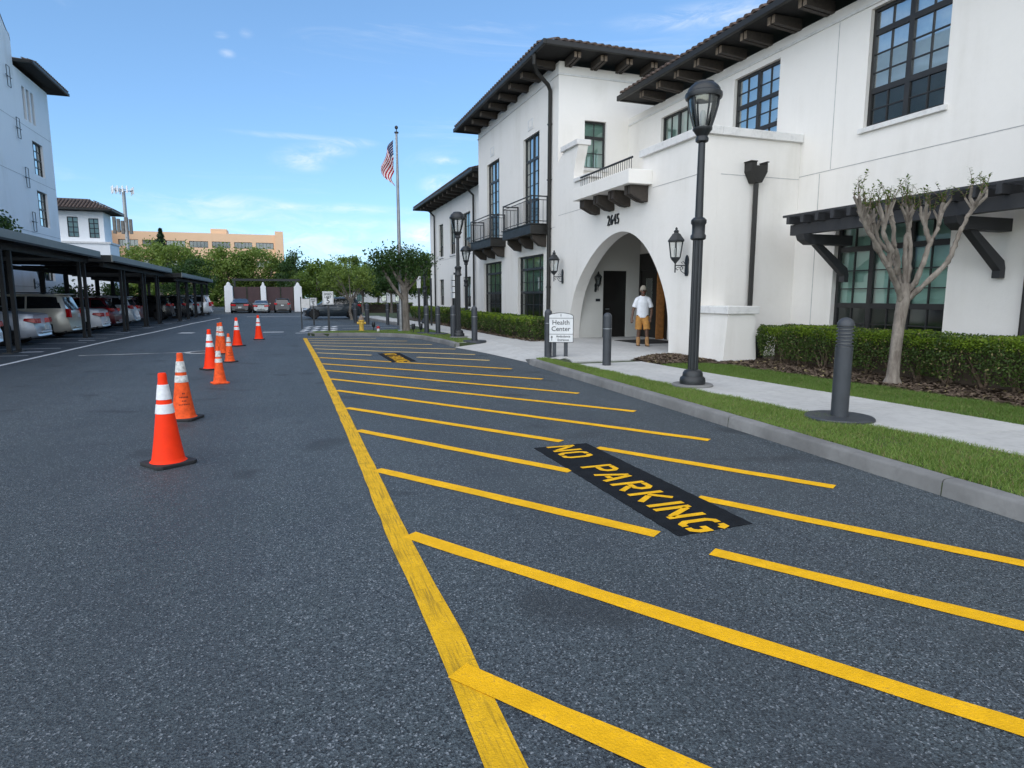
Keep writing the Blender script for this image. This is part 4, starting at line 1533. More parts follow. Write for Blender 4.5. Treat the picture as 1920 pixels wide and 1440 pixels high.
# ---- cones
def cone(loc, h, rz, label, old=False, all_orange=False, print_=False, tilt=(0, 0)):
    t = thing('traffic_cone', loc, label, 'traffic cone', 'orange traffic cones on the drive', rz)
    t.rotation_euler = (tilt[0], tilt[1], rz)
    k = h / .91
    m = MAT['cone_old' if old else 'cone']
    b = .20 * k if not all_orange else .19 * k
    bz = .035 * k
    base = MB()
    pl = [(-b, -b * .8), (-b * .8, -b), (b * .8, -b), (b, -b * .8), (b, b * .8), (b * .8, b), (-b * .8, b), (-b, b * .8)] if not all_orange else \
        [(-b, -b * .8), (-b * .8, -b), (b * .8, -b), (b, -b * .8), (b, b * .8), (b * .8, b), (-b * .8, b), (-b, b * .8)]
    base.prism(pl, 'z', .0, bz)
    base.build('base', m if all_orange else MAT['rubber'], t, bevel=.008)
    r0, r1 = .145 * k, .038 * k

    def R(z):
        return r0 + (r1 - r0) * (z - bz) / (h - .05 * k - bz)
    prof = [(r0 * 1.16, bz), (r0 * 1.06, bz + .012), (r0, bz + .04 * k), (R(h * .3), h * .3), (R(h * .45), h * .45), (R(h * .9), h * .9), (R(h * .9) * .96, h * .905),
            (r1 * 1.05, h * .955), (r1, h * .985), (r1 * .85, h), (r1 * .55, h), (r1 * .5, h * .98)]
    MB().lathe(prof, 26).build('body', m, t, smooth=True)
    cm = MAT['collar_old' if old else 'collar']
    for z0, z1 in ((h * .715, h * .877), (h * .565, h * .668)):
        MB().lathe([(R(z0) + .001, z0), (R(z0) + .0045, z0 + .003), (R(z1) + .0045, z1 - .003), (R(z1) + .001, z1)], 26).build('collar', cm, t, smooth=True)
    if print_:
        for row, (zz, n) in enumerate(((.40, 2), (.345, 6), (.29, 3), (.235, 7))):
            for i in range(n):
                a = -math.pi / 2 - rz + (i - (n - 1) / 2) * .17 + .28
                z = h * zz
                r = R(z) + .002
                mb = MB()
                dz = .013 * k
                w = .055
                pts = [((r + .003 * q) * math.cos(a + s * w), (r + .003 * q) * math.sin(a + s * w), z + q * dz) for s, q in ((-1, -1), (1, -1), (.7, 1), (-1, .8))]
                mb.quad(*pts)
                mb.build('stencil_print', MAT['ink'], t)
    return t


cone((-1.19, 6.87, 0), .91, .62, 'bright clean orange cone with two white bands, nearest the camera')
cone((-1.40, 9.38, 0), .90, 1.2, 'orange cone with dirty bands and black print right behind the nearest one', old=True, print_=True)
cone((-1.30, 13.12, 0), .71, .35, 'short wide scuffed orange cone with orange base', old=True, all_orange=True)
cone((-1.72, 15.7, 0), .91, .5, 'orange cone standing behind the short scuffed one')
cone((-1.46, 17.35, 0), .72, .9, 'small dirty orange cone with black print in the middle of the cluster', old=True, print_=True)
cone((-1.86, 19.9, 0), .91, .2, 'orange cone at the left of the cluster of cones', old=True)
cone((-1.66, 22.9, 0), .95, .7, 'orange cone at the back of the cluster, its black base sticking out to the right')
cone((-2.02, 20.9, 0), .85, .4, 'plain looking orange cone mostly hidden at the left rear of the cluster', old=True)
cone((-1.12, 26.1, 0), .93, .1, 'orange cone with sooty foot standing alone farthest along the drive')


# ---- lettered signs
def plate_text(parent, txt, size, x, z, mat, y=-.014, sx=1.0, bold=.0):
    me = text_mesh(txt, size, mat, .0008, bold)
    o = link('lettering', me, parent)
    o.location = (x, y, z)
    o.rotation_euler = (rad(90), 0, 0)
    o.scale = (sx, 1, 1)
    return o


face = math.atan2(6.45, 14.6)     # turns a sign towards the drive
t = thing('directional_sign', (6.44, 14.55, .12), 'white arched sign lettered Health Center on two dark posts', 'sign', rz=-.42)
for x in (-.16, .13):
    MB().box(x - .05, x + .05, .02, .09, -.1, .5).build('post', MAT['bollard'], t)
top = [(-.31, .38), (.31, .38), (.31, 1.03)] + [(.31 * math.cos(a), 1.03 + .09 * math.sin(a)) for a in np.linspace(.1, math.pi - .1, 12)] + [(-.31, 1.03)]
pan = MB().prism(top, 'y', -.012, .02).build('panel', MAT['white'], t)
edge = MB()
ring = top + [top[0]]
edge.path([(p[0], -.014, p[1]) for p in ring], .008, 5)
edge.build('panel_edge', MAT['ink'], pan)
for z in (.985, .585):
    MB().box(-.305, .305, -.018, -.0125, z - .005, z + .005).build('rule', MAT['ink'], pan)
MB().box(-.004, .004, -.018, -.0125, 1.01, 1.09).box(-.02, .02, -.018, -.0125, 1.060, 1.067).build('emblem', MAT['ink'], pan)
plate_text(pan, 'Health', .165, 0, .825, MAT['ink'], bold=.001)
plate_text(pan, 'Center', .165, 0, .665, MAT['ink'], bold=.001)
plate_text(pan, 'Ambulance', .080, .06, .503, MAT['ink'], bold=.001)
plate_text(pan, 'Entrance', .080, .06, .415, MAT['ink'], bold=.001)
ar = MB().prism([(-.232, .42), (-.218, .42), (-.218, .50), (-.195, .50), (-.225, .545), (-.255, .50), (-.232, .50)], 'y', -.018, -.0125)
ar.build('arrow', MAT['ink'], pan)


def speed_sign(loc, h, w, hh, label, group='speed limit signs', rz=-.06):
    t = thing('speed_limit_sign', loc, label, 'sign', group, rz)
    MB().box(-.045, .045, .02, .08, -.1, h - hh * .3).build('post', MAT['black'], t)
    p = MB().box(-w / 2, w / 2, -.012, .012, h - hh, h).build('panel', MAT['white'], t, bevel=.006)
    fr = MB()
    for a, b, c, d in ((-w / 2 + .02, w / 2 - .02, h - .035, h - .025), (-w / 2 + .02, w / 2 - .02, h - hh + .025, h - hh + .035), (-w / 2 + .02, -w / 2 + .03, h - hh + .036, h - .036), (w / 2 - .03, w / 2 - .02, h - hh + .036, h - .036)):
        fr.box(a, b, -.016, -.0125, c, d)
    fr.build('border', MAT['ink'], p)
    k = w / .46
    plate_text(p, 'SPEED', .125 * k, 0, h - .165 * k, MAT['ink'], bold=.003)
    plate_text(p, 'LIMIT', .125 * k, 0, h - .285 * k, MAT['ink'], bold=.003)
    plate_text(p, '5', .33 * k, 0, h - hh + .055 * k, MAT['ink'], bold=.004)
    return t


speed_sign((1.68, 29.3, .12), 1.74, .47, .58, 'white speed limit 5 sign on a dark post at the island nose')
speed_sign((1.36, 38.0, .0), 1.55, .38, .46, 'smaller white speed limit 5 sign standing behind the nearer one')
t = thing('notice_sign', (.82, 33.6, 0), 'square cream notice board on a dark post left of the speed signs', 'sign')
MB().box(-.24, -.18, .02, .08, -.1, 1.62).build('post', MAT['black'], t)
MB().box(-.2, .2, -.012, .015, 1.06, 1.52).build('panel', MAT['trim'], t, bevel=.006)
for y, (x, z0, z1, lab) in {32.7: (6.42, 1.95, 2.55, 'slim dark post with a small white sign seen edge on before the far lawn'),
                            27.1: (6.92, 1.75, 2.5, 'dark post carrying a stack of small white sign plates beside the far wall')}.items():
    t = thing('sign_post', (x, y, .12), lab, 'sign post')
    MB().box(-.05, .05, -.05, .05, -.05, z1 + (.05 if y < 30 else -.05)).build('post', MAT['black'], t)
    if y > 30:
        MB().box(-.11, .09, -.075, -.055, z0, z1).build('panel', MAT['white'], t)
    else:
        for k in range(4):
            MB().box(-.13, -.055, -.2, .2, z0 - .3 + k * .26, z0 - .08 + k * .26).build('panel', MAT['white'], t)
t = thing('sign_post', (7.0, 32.4, .12), 'thin black post without sign in the mulch by the far corner', 'sign post')
MB().box(-.04, .04, -.04, .04, -.05, 2.4).build('post', MAT['black'], t)
MB().box(-.05, .05, -.05, .05, 2.4, 2.44).build('cap', MAT['black'], t)


# ---- flagpole with flag
t = thing('flagpole', (4.66, 27.9, .12), 'tall silver flagpole with a ball finial on the island', 'flagpole')
MB().lathe([(.16, -.02), (.16, .03), (.12, .06)], 18).build('base_collar', MAT['grey_metal'], t, smooth=True)
MB().lathe([(.085, .0), (.08, 3), (.06, 6.5), (.042, 8.35)], 14).build('pole', MAT['galv'], t, smooth=True)
MB().lathe([(.04, 8.35), (.09, 8.37), (.09, 8.42), (.02, 8.44), (.02, 8.52)], 12).build('truck', MAT['black'], t, smooth=True)
MB().lathe([(.01, 8.52), (.06, 8.55), (.075, 8.60), (.06, 8.65), (.01, 8.68)], 12).build('finial', MAT['black'], t, smooth=True)
MB().tube((-.06, -.02, .9), (-.05, -.02, 8.33), .006, n=4).build('halyard', MAT['white'], t)
# the flag hangs limp: hoist on the pole, the fly drooping down; 13 stripes and a canton
fl = thing('flag', (4.58, 27.88, 6.9), 'red and white striped flag with blue canton drooping from the pole', 'flag')
NU, NV = 44, 39


def flag_pt(u, v):
    """u along the fly 0..1, v down the hoist 0..1 -> local (x, y, z), cloth hanging in folds"""
    hz = 1.30 - 1.12 * v
    drop = u * u * .62 + .52 * u
    xx = -(.07 + .50 * math.sin(min(u, 1) * 1.25) * (.62 + .38 * math.cos(v * 2.2)) + .10 * math.sin(u * 7 + v * 3) * u)
    if v > .55:
        xx += .22 * (v - .55) * u * 1.6
    zz = hz - drop * (1.0 - .28 * v)
    yy = .13 * math.sin(u * 9 + v * 2.5) * (0.3 + u) + .05 * math.sin(v * 8 + u * 4)
    return (xx, yy, zz)


sheets = {'canton': ([], []), 'red_stripes': ([], []), 'white_stripes': ([], [])}
P = [[flag_pt(i / NU, j / NV) for i in range(NU + 1)] for j in range(NV + 1)]
for j in range(NV):
    for i in range(NU):
        st = j * 13 // NV
        key = 'canton' if (i < NU * .4 and st < 7) else ('red_stripes' if st % 2 == 0 else 'white_stripes')
        V_, F_ = sheets[key]
        o = len(V_)
        V_ += [P[j][i], P[j][i + 1], P[j + 1][i + 1], P[j + 1][i]]
        F_.append((o, o + 1, o + 2, o + 3))
for key, m in (('canton', 'flag_b'), ('red_stripes', 'flag_r'), ('white_stripes', 'flag_w')):
    V_, F_ = sheets[key]
    mb = MB()
    mb.add(V_, F_)
    me = mb.mesh(key, MAT[m])
    bm = bmesh.new()
    bm.from_mesh(me)
    bmesh.ops.remove_doubles(bm, verts=bm.verts, dist=1e-5)
    bm.to_mesh(me)
    bm.free()
    me.shade_smooth()
    o = link(key, me, fl)
    sm = o.modifiers.new('thick', 'SOLIDIFY')
    sm.thickness = .004
canton = [c for c in fl.children if c.name.startswith('canton')][0]
for r_ in range(5):
    for c_ in range(6):
        u, v = .035 + .06 * c_, .05 + .10 * r_
        p = Vector(flag_pt(u, v))
        du = (Vector(flag_pt(u + .01, v)) - p).normalized()
        dv = (Vector(flag_pt(u, v + .01)) - p).normalized()
        nn = du.cross(dv).normalized()
        for sgn in (-1, 1):
            mb = MB()
            pts = []
            for k in range(10):
                a = math.pi * k / 5
                rr = .026 if k % 2 == 0 else .011
                pts.append(p + nn * sgn * .006 + du * math.cos(a) * rr + dv * math.sin(a) * rr)
            mb.add(pts, [tuple(range(10))])
            mb.build('star', MAT['flag_w'], canton)


# ---- wall lanterns: six sided lantern on a scrolled bracket; d = outward unit vector of the wall
def wall_lantern(loc, d, label, s=1.0, lit='lampglass'):
    t = thing('wall_lantern', loc, label, 'wall lantern', 'black wall lanterns', math.atan2(d[1], d[0]))
    bp = MB().prism([(-.05, -.24), (.05, -.24), (.075, -.16), (.06, 0), (.075, .16), (.05, .24), (0, .29), (-.05, .24), (-.075, .16), (-.06, 0), (-.075, -.16)], 'x', 0, .035)
    bp.build('back_plate', MAT['black'], t, bevel=.008)
    ar_ = MB()
    ar_.path([(.03, 0, .02), (.20, 0, .02), (.36, 0, .02)], .014, 6)
    ar_.path([(.03, 0, -.16), (.10, 0, -.17), (.18, 0, -.12), (.22, 0, -.04), (.17, 0, 0), (.13, 0, -.04), (.16, 0, -.08)], .011, 6)
    ar_.path([(.22, 0, -.04), (.28, 0, -.02), (.33, 0, -.06), (.30, 0, -.10), (.27, 0, -.07)], .009, 6)
    ar_.path([(.06, 0, .05), (.12, 0, .12), (.18, 0, .10), (.15, 0, .06)], .009, 6)
    ar_.tube((.36, 0, -.16), (.36, 0, .10), .018, n=8)
    ar_.build('bracket', MAT['black'], t, smooth=True)
    b = MB().lathe([(.02, .06), (.05, .10), (.11, .16), (.135, .20), (.135, .22)], 6, (.36, 0, 0)).build('base', MAT['black'], t)
    MB().lathe([(.125, .222), (.185, .60)], 6, (.36, 0, 0)).build('glass', MAT[lit], t)
    MB().lathe([(.03, .23), (.04, .3), (.035, .45)], 8, (.36, 0, 0)).build('diffuser', MAT['opal'], t, smooth=True)
    for k in range(6):
        a = math.pi * 2 * k / 6
        MB().tube((.36 + .13 * math.cos(a), .13 * math.sin(a), .21), (.36 + .19 * math.cos(a), .19 * math.sin(a), .61), .011, n=4).build('bar', MAT['black'], t)
    MB().lathe([(.20, .60), (.225, .61), (.225, .64), (.16, .72), (.11, .79), (.07, .81), (.06, .84), (.075, .86), (.03, .90), (.035, .93), (.01, .96)], 6, (.36, 0, 0)).build('hood', MAT['black'], t)
    t.scale = (s, s, s)
    return t


wall_lantern((F_X - .001, 13.82, 2.40), (-1, 0), 'black six sided wall lantern on the arch wall right of the arch')
wall_lantern((F_X - .001, 21.55, 2.35), (-1, 0), 'black six sided wall lantern on the white wall left of the arch')
wall_lantern((10.66, PE - .001, 1.95), (0, -1), 'dark wall lantern inside the porch beside the dark door', .62, 'pane_scr')
# black bin at the foot of the downspout
t = thing('planter_bin', (10.95, 12.85, .13), 'black square bin by the corner pier under the downspout', 'bin')
MB().add([(-.17, -.17, 0), (.17, -.17, 0), (.17, .17, 0), (-.17, .17, 0), (-.22, -.22, .52), (.22, -.22, .52), (.22, .22, .52), (-.22, .22, .52)],
         [(3, 2, 1, 0), (0, 1, 5, 4), (1, 2, 6, 5), (2, 3, 7, 6), (3, 0, 4, 7)]).build('tub', MAT['rubber'], t)
MB().box(-.235, .235, -.235, -.2, .49, .53).box(-.235, .235, .2, .235, .49, .53).box(-.235, -.2, -.2, .2, .49, .53).box(.2, .235, -.2, .2, .49, .53).build('rim', MAT['rubber'], t)
# ------------------------------------------------------------------ vegetation
def leaf_quads(C, size, rg, flat=0.0, aspect=.55):
    """C (n,3) leaf centres -> V, F of small folded leaf diamonds"""
    n = len(C)
    a = rg.normal(size=(n, 3))
    a /= np.linalg.norm(a, axis=1)[:, None]
    b = rg.normal(size=(n, 3))
    if flat:
        b[:, 2] *= (1 - flat)
        a[:, 2] *= (1 - flat)
    b -= a * (a * b).sum(1)[:, None]
    b /= np.linalg.norm(b, axis=1)[:, None] + 1e-9
    s = size * rg.uniform(.6, 1.3, n)[:, None]
    V = np.stack([C - a * s, C + b * s * aspect, C + a * s, C - b * s * aspect], 1).reshape(-1, 3)
    return V, np.arange(4 * n).reshape(-1, 4)


def crown_points(cx, cy, cz, rx, ry, rz, clumps, per, csize, rg, hollow=.5, droop=0.0):
    cs = []
    clumps, per, csize = int(clumps * .62), int(per * 1.35), csize * .92
    while len(cs) < clumps:
        p = rg.uniform(-1, 1, 3)
        r = np.linalg.norm(p)
        if hollow < r < 1.0 and not (p[2] < -.55 and r > .9):
            cs.append(p)
    cs = np.array(cs)
    cen = cs * np.array([rx, ry, rz]) + np.array([cx, cy, cz])
    pts = []
    for c in cen:
        k = int(per * rg.uniform(.5, 1.4))
        q = rg.normal(size=(k, 3)) * csize * rg.uniform(.6, 1.25) * np.array([1, 1, .75])
        pts.append(c + q)
    return cen, np.concatenate(pts)


def tree(name, loc, h_trunk, r_trunk, crown, clumps, per, csize, lsize, mat, label, group=None, seed=0, bark='bark_d', forks=9, lean=0.0, extra=None):
    """loc on the ground; crown = (dx, dy, zc, rx, ry, rz) relative to loc"""
    rg = np.random.default_rng(seed)
    t = thing(name, loc, label, 'tree', group)
    dx, dy, zc, rx, ry, rz = crown
    cen, pts = crown_points(dx, dy, zc, rx, ry, rz, clumps, per, csize, rg)
    V, F = leaf_quads(pts, lsize, rg)
    o = np_mesh('crown', V, F, MAT[mat], t)
    o['kind'] = 'stuff'
    tr = MB()
    base = Vector((0, 0, -.1))
    top = Vector((dx * .6 + lean, dy * .6, h_trunk))
    mid = base.lerp(top, .5) + Vector((rg.normal() * .06, rg.normal() * .06, 0))
    tr.path([base, base + Vector((0, 0, .25)), mid, top], [r_trunk * 1.5, r_trunk * 1.1, r_trunk * .95, r_trunk * .8], 10)
    tr.build('trunk', MAT[bark], t, smooth=True)
    lb = MB()
    idx = rg.choice(len(cen), size=min(forks, len(cen)), replace=False)
    for i in idx:
        e = Vector(cen[i])
        m = top.lerp(e, .5) + Vector((rg.normal() * .15 * rx * .3, rg.normal() * .15 * rx * .3, rz * .12))
        lb.path([top - Vector((0, 0, .1)), m, e], [r_trunk * .55, r_trunk * .32, r_trunk * .1], 6)
    lo = lb.build('limbs', MAT[bark], t, smooth=True)
    lo['kind'] = 'stuff'
    return t


# ---- the bare crape myrtle by the wing: pollarded limbs with young shoots
cm = thing('crape_myrtle', (9.87, 8.04, .11), 'pruned crape myrtle with bare pale limbs and small leafy tips before the hedge', 'tree')
trunk = MB()
trunk.path([(0, 0, -.06), (0, 0, .03), (.0, 0, .16), (.01, 0, .5), (.04, 0, 1.05), (.10, 0, 1.50), (.12, 0, 1.75)], [.24, .155, .102, .092, .092, .104, .098], 14)
trunk.build('trunk', MAT['bark'], cm, smooth=True)
rg = np.random.default_rng(5)
limbs = [
    [(.06, .0, 1.42), (-.12, -.06, 1.75), (-.42, -.12, 2.15), (-.66, -.1, 2.55), (-.98, -.12, 2.92), (-1.16, -.12, 3.22)],
    [(.08, .03, 1.50), (-.06, .1, 1.95), (-.24, .16, 2.35), (-.42, .2, 2.62), (-.52, .2, 2.95), (-.66, .22, 3.10)],
    [(.12, .04, 1.60), (.08, .12, 2.1), (-.02, .2, 2.45), (-.22, .3, 2.75), (-.34, .33, 3.12)],
    [(.12, 0, 1.62), (.14, -.02, 2.15), (.14, .0, 2.65), (.10, .02, 3.0), (.04, .02, 3.20)],
    [(.14, 0, 1.62), (.17, .06, 2.2), (.19, .1, 2.7), (.28, .12, 3.05), (.32, .14, 3.30)],
    [(.16, .02, 1.60), (.32, -.05, 1.85), (.46, -.06, 2.25), (.60, -.05, 2.65), (.78, -.05, 2.95), (.82, -.05, 3.25)],
    [(.0, .1, 2.05), (-.10, .0, 2.35), (-.30, -.06, 2.62), (-.36, -.08, 3.0), (-.42, -.08, 3.2)],
    [(-.45, -.12, 2.18), (-.52, -.2, 2.5), (-.72, -.22, 2.8), (-.80, -.24, 3.12)],
    [(.62, -.05, 2.68), (.62, .04, 2.92), (.55, .08, 3.2)],
    [(.14, -.02, 1.45), (.38, -.08, 1.72), (.72, -.1, 2.0), (1.02, -.12, 2.28), (1.14, -.12, 2.6), (1.28, -.12, 2.95), (1.42, -.12, 3.2), (1.62, -.12, 3.42)],
]
tips = []
for pl in limbs:
    pl = [(x * .44, y - .34 * x, z - .20 * (z - 1.4)) if x > .16 else (x, y, z - .20 * (z - 1.4)) for x, y, z in pl]
    n = len(pl)
    rr = [.047 * (1 - .45 * i / (n - 1)) for i in range(n)]
    dense, dr = [], []
    for i in range(n - 1):
        for k in range(5):
            f = k / 5
            dense.append(Vector(pl[i]).lerp(Vector(pl[i + 1]), f) + Vector((rg.normal(), rg.normal(), 0)) * .006)
            dr.append((rr[i] * (1 - f) + rr[i + 1] * f) * (1 + .10 * rg.normal() * (k > 0)) * (1.16 if k == 0 and i > 0 else 1))
    dense.append(Vector(pl[-1]))
    dr.append(rr[-1] * 1.15)
    o = MB().path(dense, dr, 9).build('limb', MAT['bark'], cm, smooth=True)
    st = MB()
    e = Vector(pl[-1])
    d = (e - Vector(pl[-2])).normalized()
    for k in range(4):
        q = e + Vector((rg.normal() * .07, rg.normal() * .07, .12 + .1 * rg.random())) + d * .06
        b = e - d * (.06 * k)
        st.path([b, b.lerp(q, .5) + Vector((rg.normal() * .02, rg.normal() * .02, 0)), q], [.034, .026, .020], 6)
        tips.append(q)
        if k % 2 == 0:
            b2 = Vector(pl[-2]).lerp(e, .5)
            q2 = b2 + Vector((rg.normal() * .12, rg.normal() * .12, .2))
            st.path([b2, q2], [.026, .016], 6)
            tips.append(q2)
    st.build('stub', MAT['bark'], o, smooth=True)
LV, LF, SH = [], [], MB()
for q in tips:
    for s in range(rg.integers(1, 3)):
        hgt = rg.uniform(.18, .44)
        sw = Vector((rg.normal() * .10, rg.normal() * .10, 0))
        p0 = q - Vector((0, 0, .03))
        pts = [p0 + Vector((0, 0, hgt * f)) + sw * f * f for f in np.linspace(0, 1, 6)]
        SH.path(pts, [.006, .005, .005, .004, .003, .002], 4)
        nl = int(hgt / .020)
        for k in range(nl):
            f = .15 + .85 * k / max(1, nl - 1)
            c = p0 + Vector((0, 0, hgt * f)) + sw * f * f
            a = rg.uniform(0, 6.28)
            d = Vector((math.cos(a), math.sin(a), rg.uniform(.0, .7))).normalized()
            w = d.cross(Vector((0, 0, 1))).normalized()
            L_ = rg.uniform(.04, .08)
            o = len(LV)
            LV += [c, c + d * L_ * .5 + w * L_ * .26, c + d * L_, c + d * L_ * .5 - w * L_ * .26]
            LF.append((o, o + 1, o + 2, o + 3))
SH.build('shoots', MAT['twig'], cm)['kind'] = 'stuff'
np_mesh('leaves', np.array([tuple(v) for v in LV]), np.array(LF), MAT['tree_a'], cm, kind='stuff')


# ---- clipped hedges
def hedge(loc_label, x0, x1, y0, y1, z0, z1, n, ls, gap, label, top_n=.42, seed=3, stems=True, rounded=.12):
    rg = np.random.default_rng(seed)
    t = thing('clipped_hedge', ((x0 + x1) / 2, (y0 + y1) / 2, z0), label, 'hedge', 'clipped hedges by the building', world=True)

    def shell(n, lo, hi):
        P = rg.uniform(0, 1, (n, 3))
        f = rg.integers(0, 5, n)
        d = np.abs(rg.normal(0, .07, n))
        w = np.array([x1 - x0, y1 - y0, hi - lo])
        Q = P * w + np.array([x0, y0, lo])
        Q[f == 0, 0] = x0 + d[f == 0]
        Q[f == 1, 0] = x0 + d[f == 1] * .6
        Q[f == 2, 2] = hi - d[f == 2]
        Q[f == 3, 1] = np.where(P[f == 3, 1] > .5, y1 - d[f == 3], y0 + d[f == 3])
        Q[f == 4, 0] = x0 + (x1 - x0) * P[f == 4, 0] ** 1.6
        Q += .035 * np.sin(Q[:, [1, 2, 0]] * np.array([7.3, 9.1, 6.7]) + np.array([0, 1, 2]))
        # uneven bays of the single shrubs, hollow towards the foot
        foot = np.clip((lo + .42 * (hi - lo) - Q[:, 2]) / (hi - lo), 0, 1)
        Q[:, 0] += foot * (.20 + .18 * np.sin(Q[:, 1] * 4.2)) * (Q[:, 0] < (x0 + x1) / 2)
        rnd = np.clip((Q[:, 2] - (hi - rounded)) / rounded, 0, 1)
        Q[:, 0] += rnd ** 2 * rounded * .55 * (Q[:, 0] < x0 + .2)
        return Q
    Q = shell(n, z0 + gap, z1)
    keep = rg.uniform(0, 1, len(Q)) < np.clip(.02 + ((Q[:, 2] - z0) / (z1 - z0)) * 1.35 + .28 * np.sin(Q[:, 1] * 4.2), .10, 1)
    Q = Q[keep]
    V, F = leaf_quads(Q, ls, rg, 0, .5)
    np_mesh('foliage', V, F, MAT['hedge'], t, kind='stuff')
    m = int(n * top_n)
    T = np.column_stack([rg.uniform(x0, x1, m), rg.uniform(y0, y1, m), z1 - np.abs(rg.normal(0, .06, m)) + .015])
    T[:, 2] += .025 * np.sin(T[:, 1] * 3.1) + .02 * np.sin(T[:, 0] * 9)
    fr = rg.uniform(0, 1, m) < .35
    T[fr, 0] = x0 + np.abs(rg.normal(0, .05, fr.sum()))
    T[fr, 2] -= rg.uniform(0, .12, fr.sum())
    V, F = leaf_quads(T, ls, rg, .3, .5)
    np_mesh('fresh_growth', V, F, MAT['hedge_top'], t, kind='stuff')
    if stems:
        st = MB()
        y = y0 + .2
        while y < y1:
            for k in range(6):
                a = rg.uniform(-.4, .4)
                x = x0 + .34 + rg.uniform(-.06, .2)
                st.path([(x, y, z0), (x - .04 + rg.normal() * .05, y + a * .4, z0 + .22), (x - .12 + rg.normal() * .08, y + a + rg.normal() * .06, z0 + (z1 - z0) * .8)], [.020, .014, .005], 5)
            y += .55
        st.build('stems', MAT['twig'], t)['kind'] = 'stuff'
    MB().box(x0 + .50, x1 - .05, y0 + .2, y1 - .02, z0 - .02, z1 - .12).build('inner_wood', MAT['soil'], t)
    return t


hedge('r', 10.30, 11.45, 3.6, 11.95, .13, .97, 52000, .024, .10, 'long clipped hedge with yellow green top under the wing windows')
hedge('m', 7.75, 9.0, 20.0, 31.2, .13, .90, 26000, .036, .04, 'dark clipped hedge along the pavement below the tall block', .25, 8, False)
hedge('f', 8.0, 9.4, 33.4, 44.0, .13, .95, 9000, .055, .02, 'far clipped hedge at the foot of the far white wing', .3, 9, False)
hedge('g', -9.0, -7.2, 66.2, 69.4, .0, 1.0, 2500, .08, .0, 'low rounded shrub bed left of the white gate pillar', .35, 10, False)
hedge('h', 1.6, 12, 64.0, 65.2, .0, 1.0, 7000, .08, .0, 'dark hedge running behind the parked dark car', .15, 12, False)

# ---- island tree beside the flagpole: pollarded, dense leaf heads on long limbs
rg = np.random.default_rng(21)
t = thing('pollarded_tree', (4.86, 27.75, .11), 'pollarded tree with pale bare limbs and dense leafy heads behind the flagpole', 'tree')
MB().path([(0, 0, -.1), (0, 0, .1), (.0, 0, .5), (-.02, 0, 1.2), (-.03, 0, 2.0)], [.20, .165, .145, .14, .15], 12).build('trunk', MAT['bark_d'], t, smooth=True)
heads = []
for i, e in enumerate([(-1.15, -.1, 3.05), (-.95, .2, 2.65), (-.45, 0, 3.25), (.05, -.2, 3.1), (.45, .2, 3.2), (.85, 0, 2.95), (-.2, .5, 2.8), (.2, -.4, 2.55), (-.75, -.4, 2.9)]):
    b = Vector((-.02, 0, 1.25 + .09 * i))
    e = Vector(e)
    MB().path([b, b.lerp(e, .5) + Vector((0, 0, -.12)), e], [.085, .06, .035], 7).build('limb', MAT['bark_d'], t, smooth=True)
    k = 480
    q = rg.normal(size=(k, 3)) * np.array([.27, .27, .22]) + np.array(e) + np.array([0, 0, .05])
    heads.append(q)
V, F = leaf_quads(np.concatenate(heads), .062, rg)
np_mesh('crown', V, F, MAT['tree_d'], t, kind='stuff')

# ---- trees farther back
tree('crape_myrtle', (4.15, 45.6, 0), 1.35, .09, (0, 0, 2.75, 2.0, 1.6, .95), 60, 70, .28, .085, 'tree_b', 'young vase shaped crape myrtle in front of the dark parked car', None, 31, 'bark', 14)
BT = 'leafy trees beyond the car park'
tree('leafy_tree', (-14.6, 88, 0), 3.0, .25, (0, 0, 5.2, 4.9, 4.0, 3.0), 150, 90, .55, .16, 'tree_b', 'broad sunlit tree behind the carports below the orange building', BT, 41)
tree('leafy_tree', (-7.2, 86, 0), 2.6, .22, (0, 0, 4.5, 3.6, 3.2, 2.9), 110, 90, .5, .16, 'tree_b', 'sunlit tree left behind the brown gates', BT, 42)
tree('leafy_tree', (-2.6, 88, 0), 2.8, .22, (0, 0, 5.0, 3.6, 3.2, 2.8), 120, 90, .5, .16, 'tree_b', 'sunlit tree rising over the middle of the brown gates', BT, 43)
tree('leafy_tree', (1.0, 82, 0), 2.0, .2, (0, 0, 3.9, 2.2, 2.2, 3.0), 70, 80, .42, .15, 'tree_d', 'narrow dark tree at the right end of the brown gates', BT, 44)
tree('leafy_tree', (3.0, 74, 0), 1.6, .16, (0, 0, 3.2, 2.2, 2.0, 2.2), 90, 80, .38, .14, 'tree_a', 'rounded green tree above the speed limit signs', BT, 45)
tree('leafy_tree', (6.6, 77, 0), 1.9, .17, (0, 0, 3.9, 3.0, 2.5, 2.4), 120, 80, .42, .14, 'tree_b', 'spreading light green tree above the dark parked car', BT, 46)
tree('leafy_tree', (9.6, 72, 0), 1.8, .16, (0, 0, 3.4, 2.3, 2.0, 1.9), 80, 80, .38, .14, 'tree_a', 'green tree left of the flagpole above the far bollards', BT, 47)
tree('leafy_tree', (11.4, 66, 0), 1.7, .15, (0, 0, 3.3, 2.0, 2.0, 1.9), 70, 80, .36, .13, 'tree_d', 'dark green tree behind the pollarded one', BT, 48)
tree('leafy_tree', (11.9, 57, 0), 2.2, .15, (-.2, 0, 3.6, 1.7, 1.7, 1.9), 70, 80, .34, .12, 'tree_b', 'bright green tree at the far corner of the white wing', BT, 49)
tree('leafy_tree', (9.0, 59, 0), 1.9, .12, (0, 0, 3.0, 1.6, 1.5, 1.2), 50, 70, .3, .12, 'tree_d', 'thin dark tree right of the flagpole', BT, 50)
